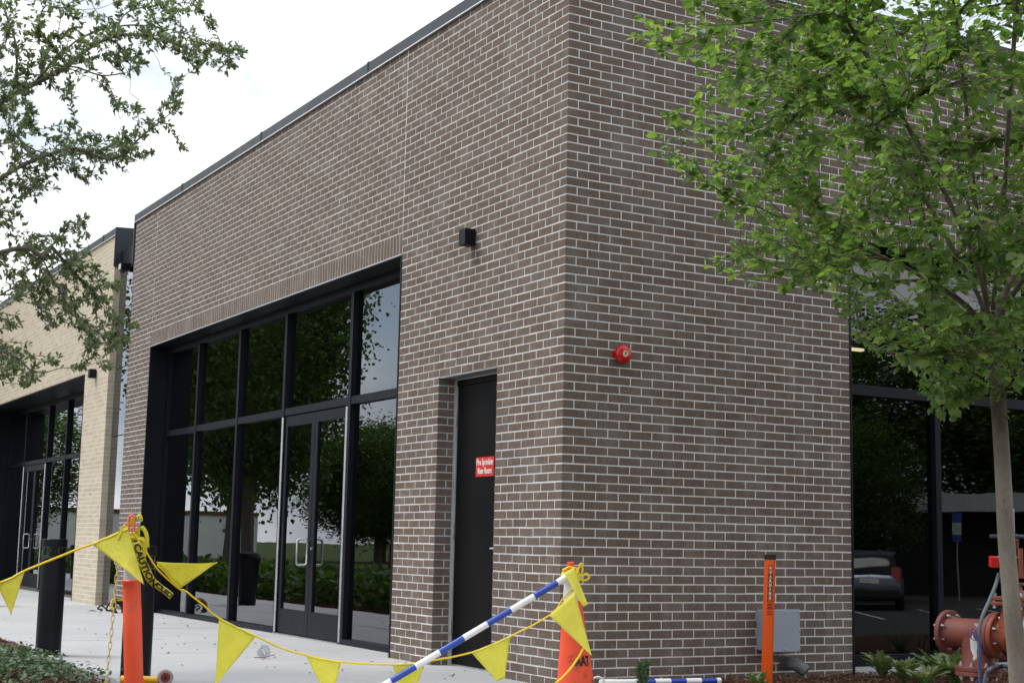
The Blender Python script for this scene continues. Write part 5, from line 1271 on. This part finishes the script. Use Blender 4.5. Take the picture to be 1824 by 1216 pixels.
# white shop building at the end of the walk
shop = thing('white_shop', 'low white building with yellow awning mirrored in the storefront glass', 'building', (-14, 70, 0))
m = MB(); m.box((-23, 70, -.1), (14, 80, 2.3)); rel(m.build('wall', 'white_stucco'), shop)
m = MB(); m.add([(-9, 68.6, 2.75), (4, 68.6, 2.75), (4, 69.89, 3.6), (-9, 69.89, 3.6), (-9, 68.6, 2.55), (4, 68.6, 2.55), (4, 69.89, 2.55), (-9, 69.89, 2.55)], [(0, 1, 2, 3), (0, 1, 5, 4), (1, 2, 6, 5), (3, 0, 4, 7), (4, 5, 6, 7)]); rel(m.build('awning', 'awning_yellow'), shop)
m = MB(); m.box((-23, 69.9, 2.301), (14, 80, 2.5)); rel(m.build('roof_edge', 'wood_brown'), shop)
# office across the car park
U = A((.72, .69, 0)); Nn = A((-.69, .72, 0))           # along the facade, and facing the brick corner
oc = A((36.5, -33.5, GZ))
office = thing('white_office', 'white flat roofed office across the lot mirrored in the right window', 'building', tuple(oc))
def obox(a0, a1, n0, n1, z0, z1, name, mat):
    m = MB(); V = [oc+U*a+Nn*b+A((0, 0, z)) for z in (z0, z1) for a, b in ((a0, n0), (a1, n0), (a1, n1), (a0, n1))]; m.add(V, BOX_F.tolist()); return rel(m.build(name, mat), office)
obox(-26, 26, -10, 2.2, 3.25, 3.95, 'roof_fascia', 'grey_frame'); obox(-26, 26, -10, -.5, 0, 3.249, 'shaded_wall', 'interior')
for k_ in range(9): obox(-25.5+k_*6.3, -24.9+k_*6.3, 1.4, 2.0, 0, 3.249, 'column', 'white_stucco')
# parked car
cd_ = A((.715, -.699, 0)); cs = A((.699, .715, 0)); cc0 = A((25.9, -23.2, GZ-.01))
car = thing('parked_car', 'grey estate car parked across the lot mirrored in the right window', 'car', tuple(cc0))
def cpnt(f, s_, z): return cc0+cd_*f+cs*s_+A((0, 0, z))
def loft(st, name, mat, n=20, smooth=True):
    m = MB(); G = []
    for f, hw_, z0, z1 in st:
        row = []
        for k in range(n):
            a = 2*math.pi*k/n; ca, sa = math.cos(a), math.sin(a); e = .45
            row.append(cpnt(f, hw_*math.copysign(abs(ca)**e, ca), (z0+z1)/2+(z1-z0)/2*math.copysign(abs(sa)**e, sa)))
        G.append(row)
    nst = len(G); V = [p for r in G for p in r]
    m.add(V, [(i*n+j, i*n+(j+1) % n, (i+1)*n+(j+1) % n, (i+1)*n+j) for i in range(nst-1) for j in range(n)]+[tuple(range(n))[::-1], tuple((nst-1)*n+j for j in range(n))]); return rel(m.build(name, mat, smooth=smooth), car)
loft([(-2.3, .80, .45, .90), (-2.22, .88, .32, 1.02), (-1.5, .92, .25, 1.05), (0, .93, .25, 1.03), (1.4, .92, .25, 1.0), (2.1, .86, .3, .92), (2.32, .74, .4, .8)], 'body', 'car_grey')
loft([(-2.12, .74, .95, 1.10), (-1.75, .74, .95, 1.58), (-1.2, .73, .95, 1.66), (.1, .72, .95, 1.67), (.6, .71, .95, 1.58), (1.3, .70, .95, 1.08)], 'cabin', 'car_glass')
loft([(-1.72, .66, 1.55, 1.645), (-1.2, .70, 1.6, 1.70), (.1, .70, 1.6, 1.705), (.5, .66, 1.55, 1.63)], 'roof', 'car_grey')
for sg in (-1, 1):
    m = MB(); V = [cpnt(f, sg*s_, z) for z, fo in ((.82, 0), (1.22, .16)) for f, s_ in ((-2.30+fo, .58), (-2.30+fo, .86), (-2.05+fo, .90), (-2.05+fo, .58))]; m.add(V, BOX_F.tolist()); rel(m.build('tail_lamp', 'tail_red', bevel=.02), car)
    for f in (-1.4, 1.42):
        m = MB(); m.lathe([(.2, -.11), (.33, -.11), (.345, -.08), (.345, .08), (.33, .11), (.2, .11)], cpnt(f, sg*.80, .345), cs, 24); w_ = rel(m.build('wheel', 'rubber_black', smooth=True), car)
        m = MB(); m.lathe([(.0, -.112), (.21, -.1), (.21, .1), (.0, .112)], cpnt(f, sg*.80, .345), cs, 16); q = m.build('rim', 'steel', smooth=True); q.parent = w_
m = MB(); m.add([cpnt(f, s_, z) for z in (.36, .60) for f, s_ in ((-2.36, -.8), (-2.36, .8), (-2.15, .88), (-2.15, -.88))], BOX_F.tolist()); rel(m.build('bumper', 'rubber_black', bevel=.03), car)
m = MB(); m.add([cpnt(f, s_, z) for z in (.78, .92) for f, s_ in ((-2.325, -.26), (-2.325, .26), (-2.29, .26), (-2.29, -.26))], BOX_F.tolist()); rel(m.build('number_plate', 'white_print'), car)
# parking sign
sgp = A((34.2, -27.6, GZ)); psn = thing('parking_sign', 'blue and white parking sign on a post mirrored in the right window', 'sign', tuple(sgp))
m = MB(); m.tube([sgp, sgp+A((0, 0, 3.1))], .03, 8); rel(m.build('post', 'galvanised'), psn)
for z0, z1, mt in ((2.75, 3.1, 'blue_print'), (2.3, 2.74, 'grey_frame'), (2.05, 2.29, 'blue_print')):
    m = MB(); V = [sgp+U*a+Nn*b+A((0, 0, z)) for z in (z0, z1) for a, b in ((-.17, .035), (.17, .035), (.17, .045), (-.17, .045))]; m.add(V, BOX_F.tolist()); rel(m.build('sign_panel', mt), psn)
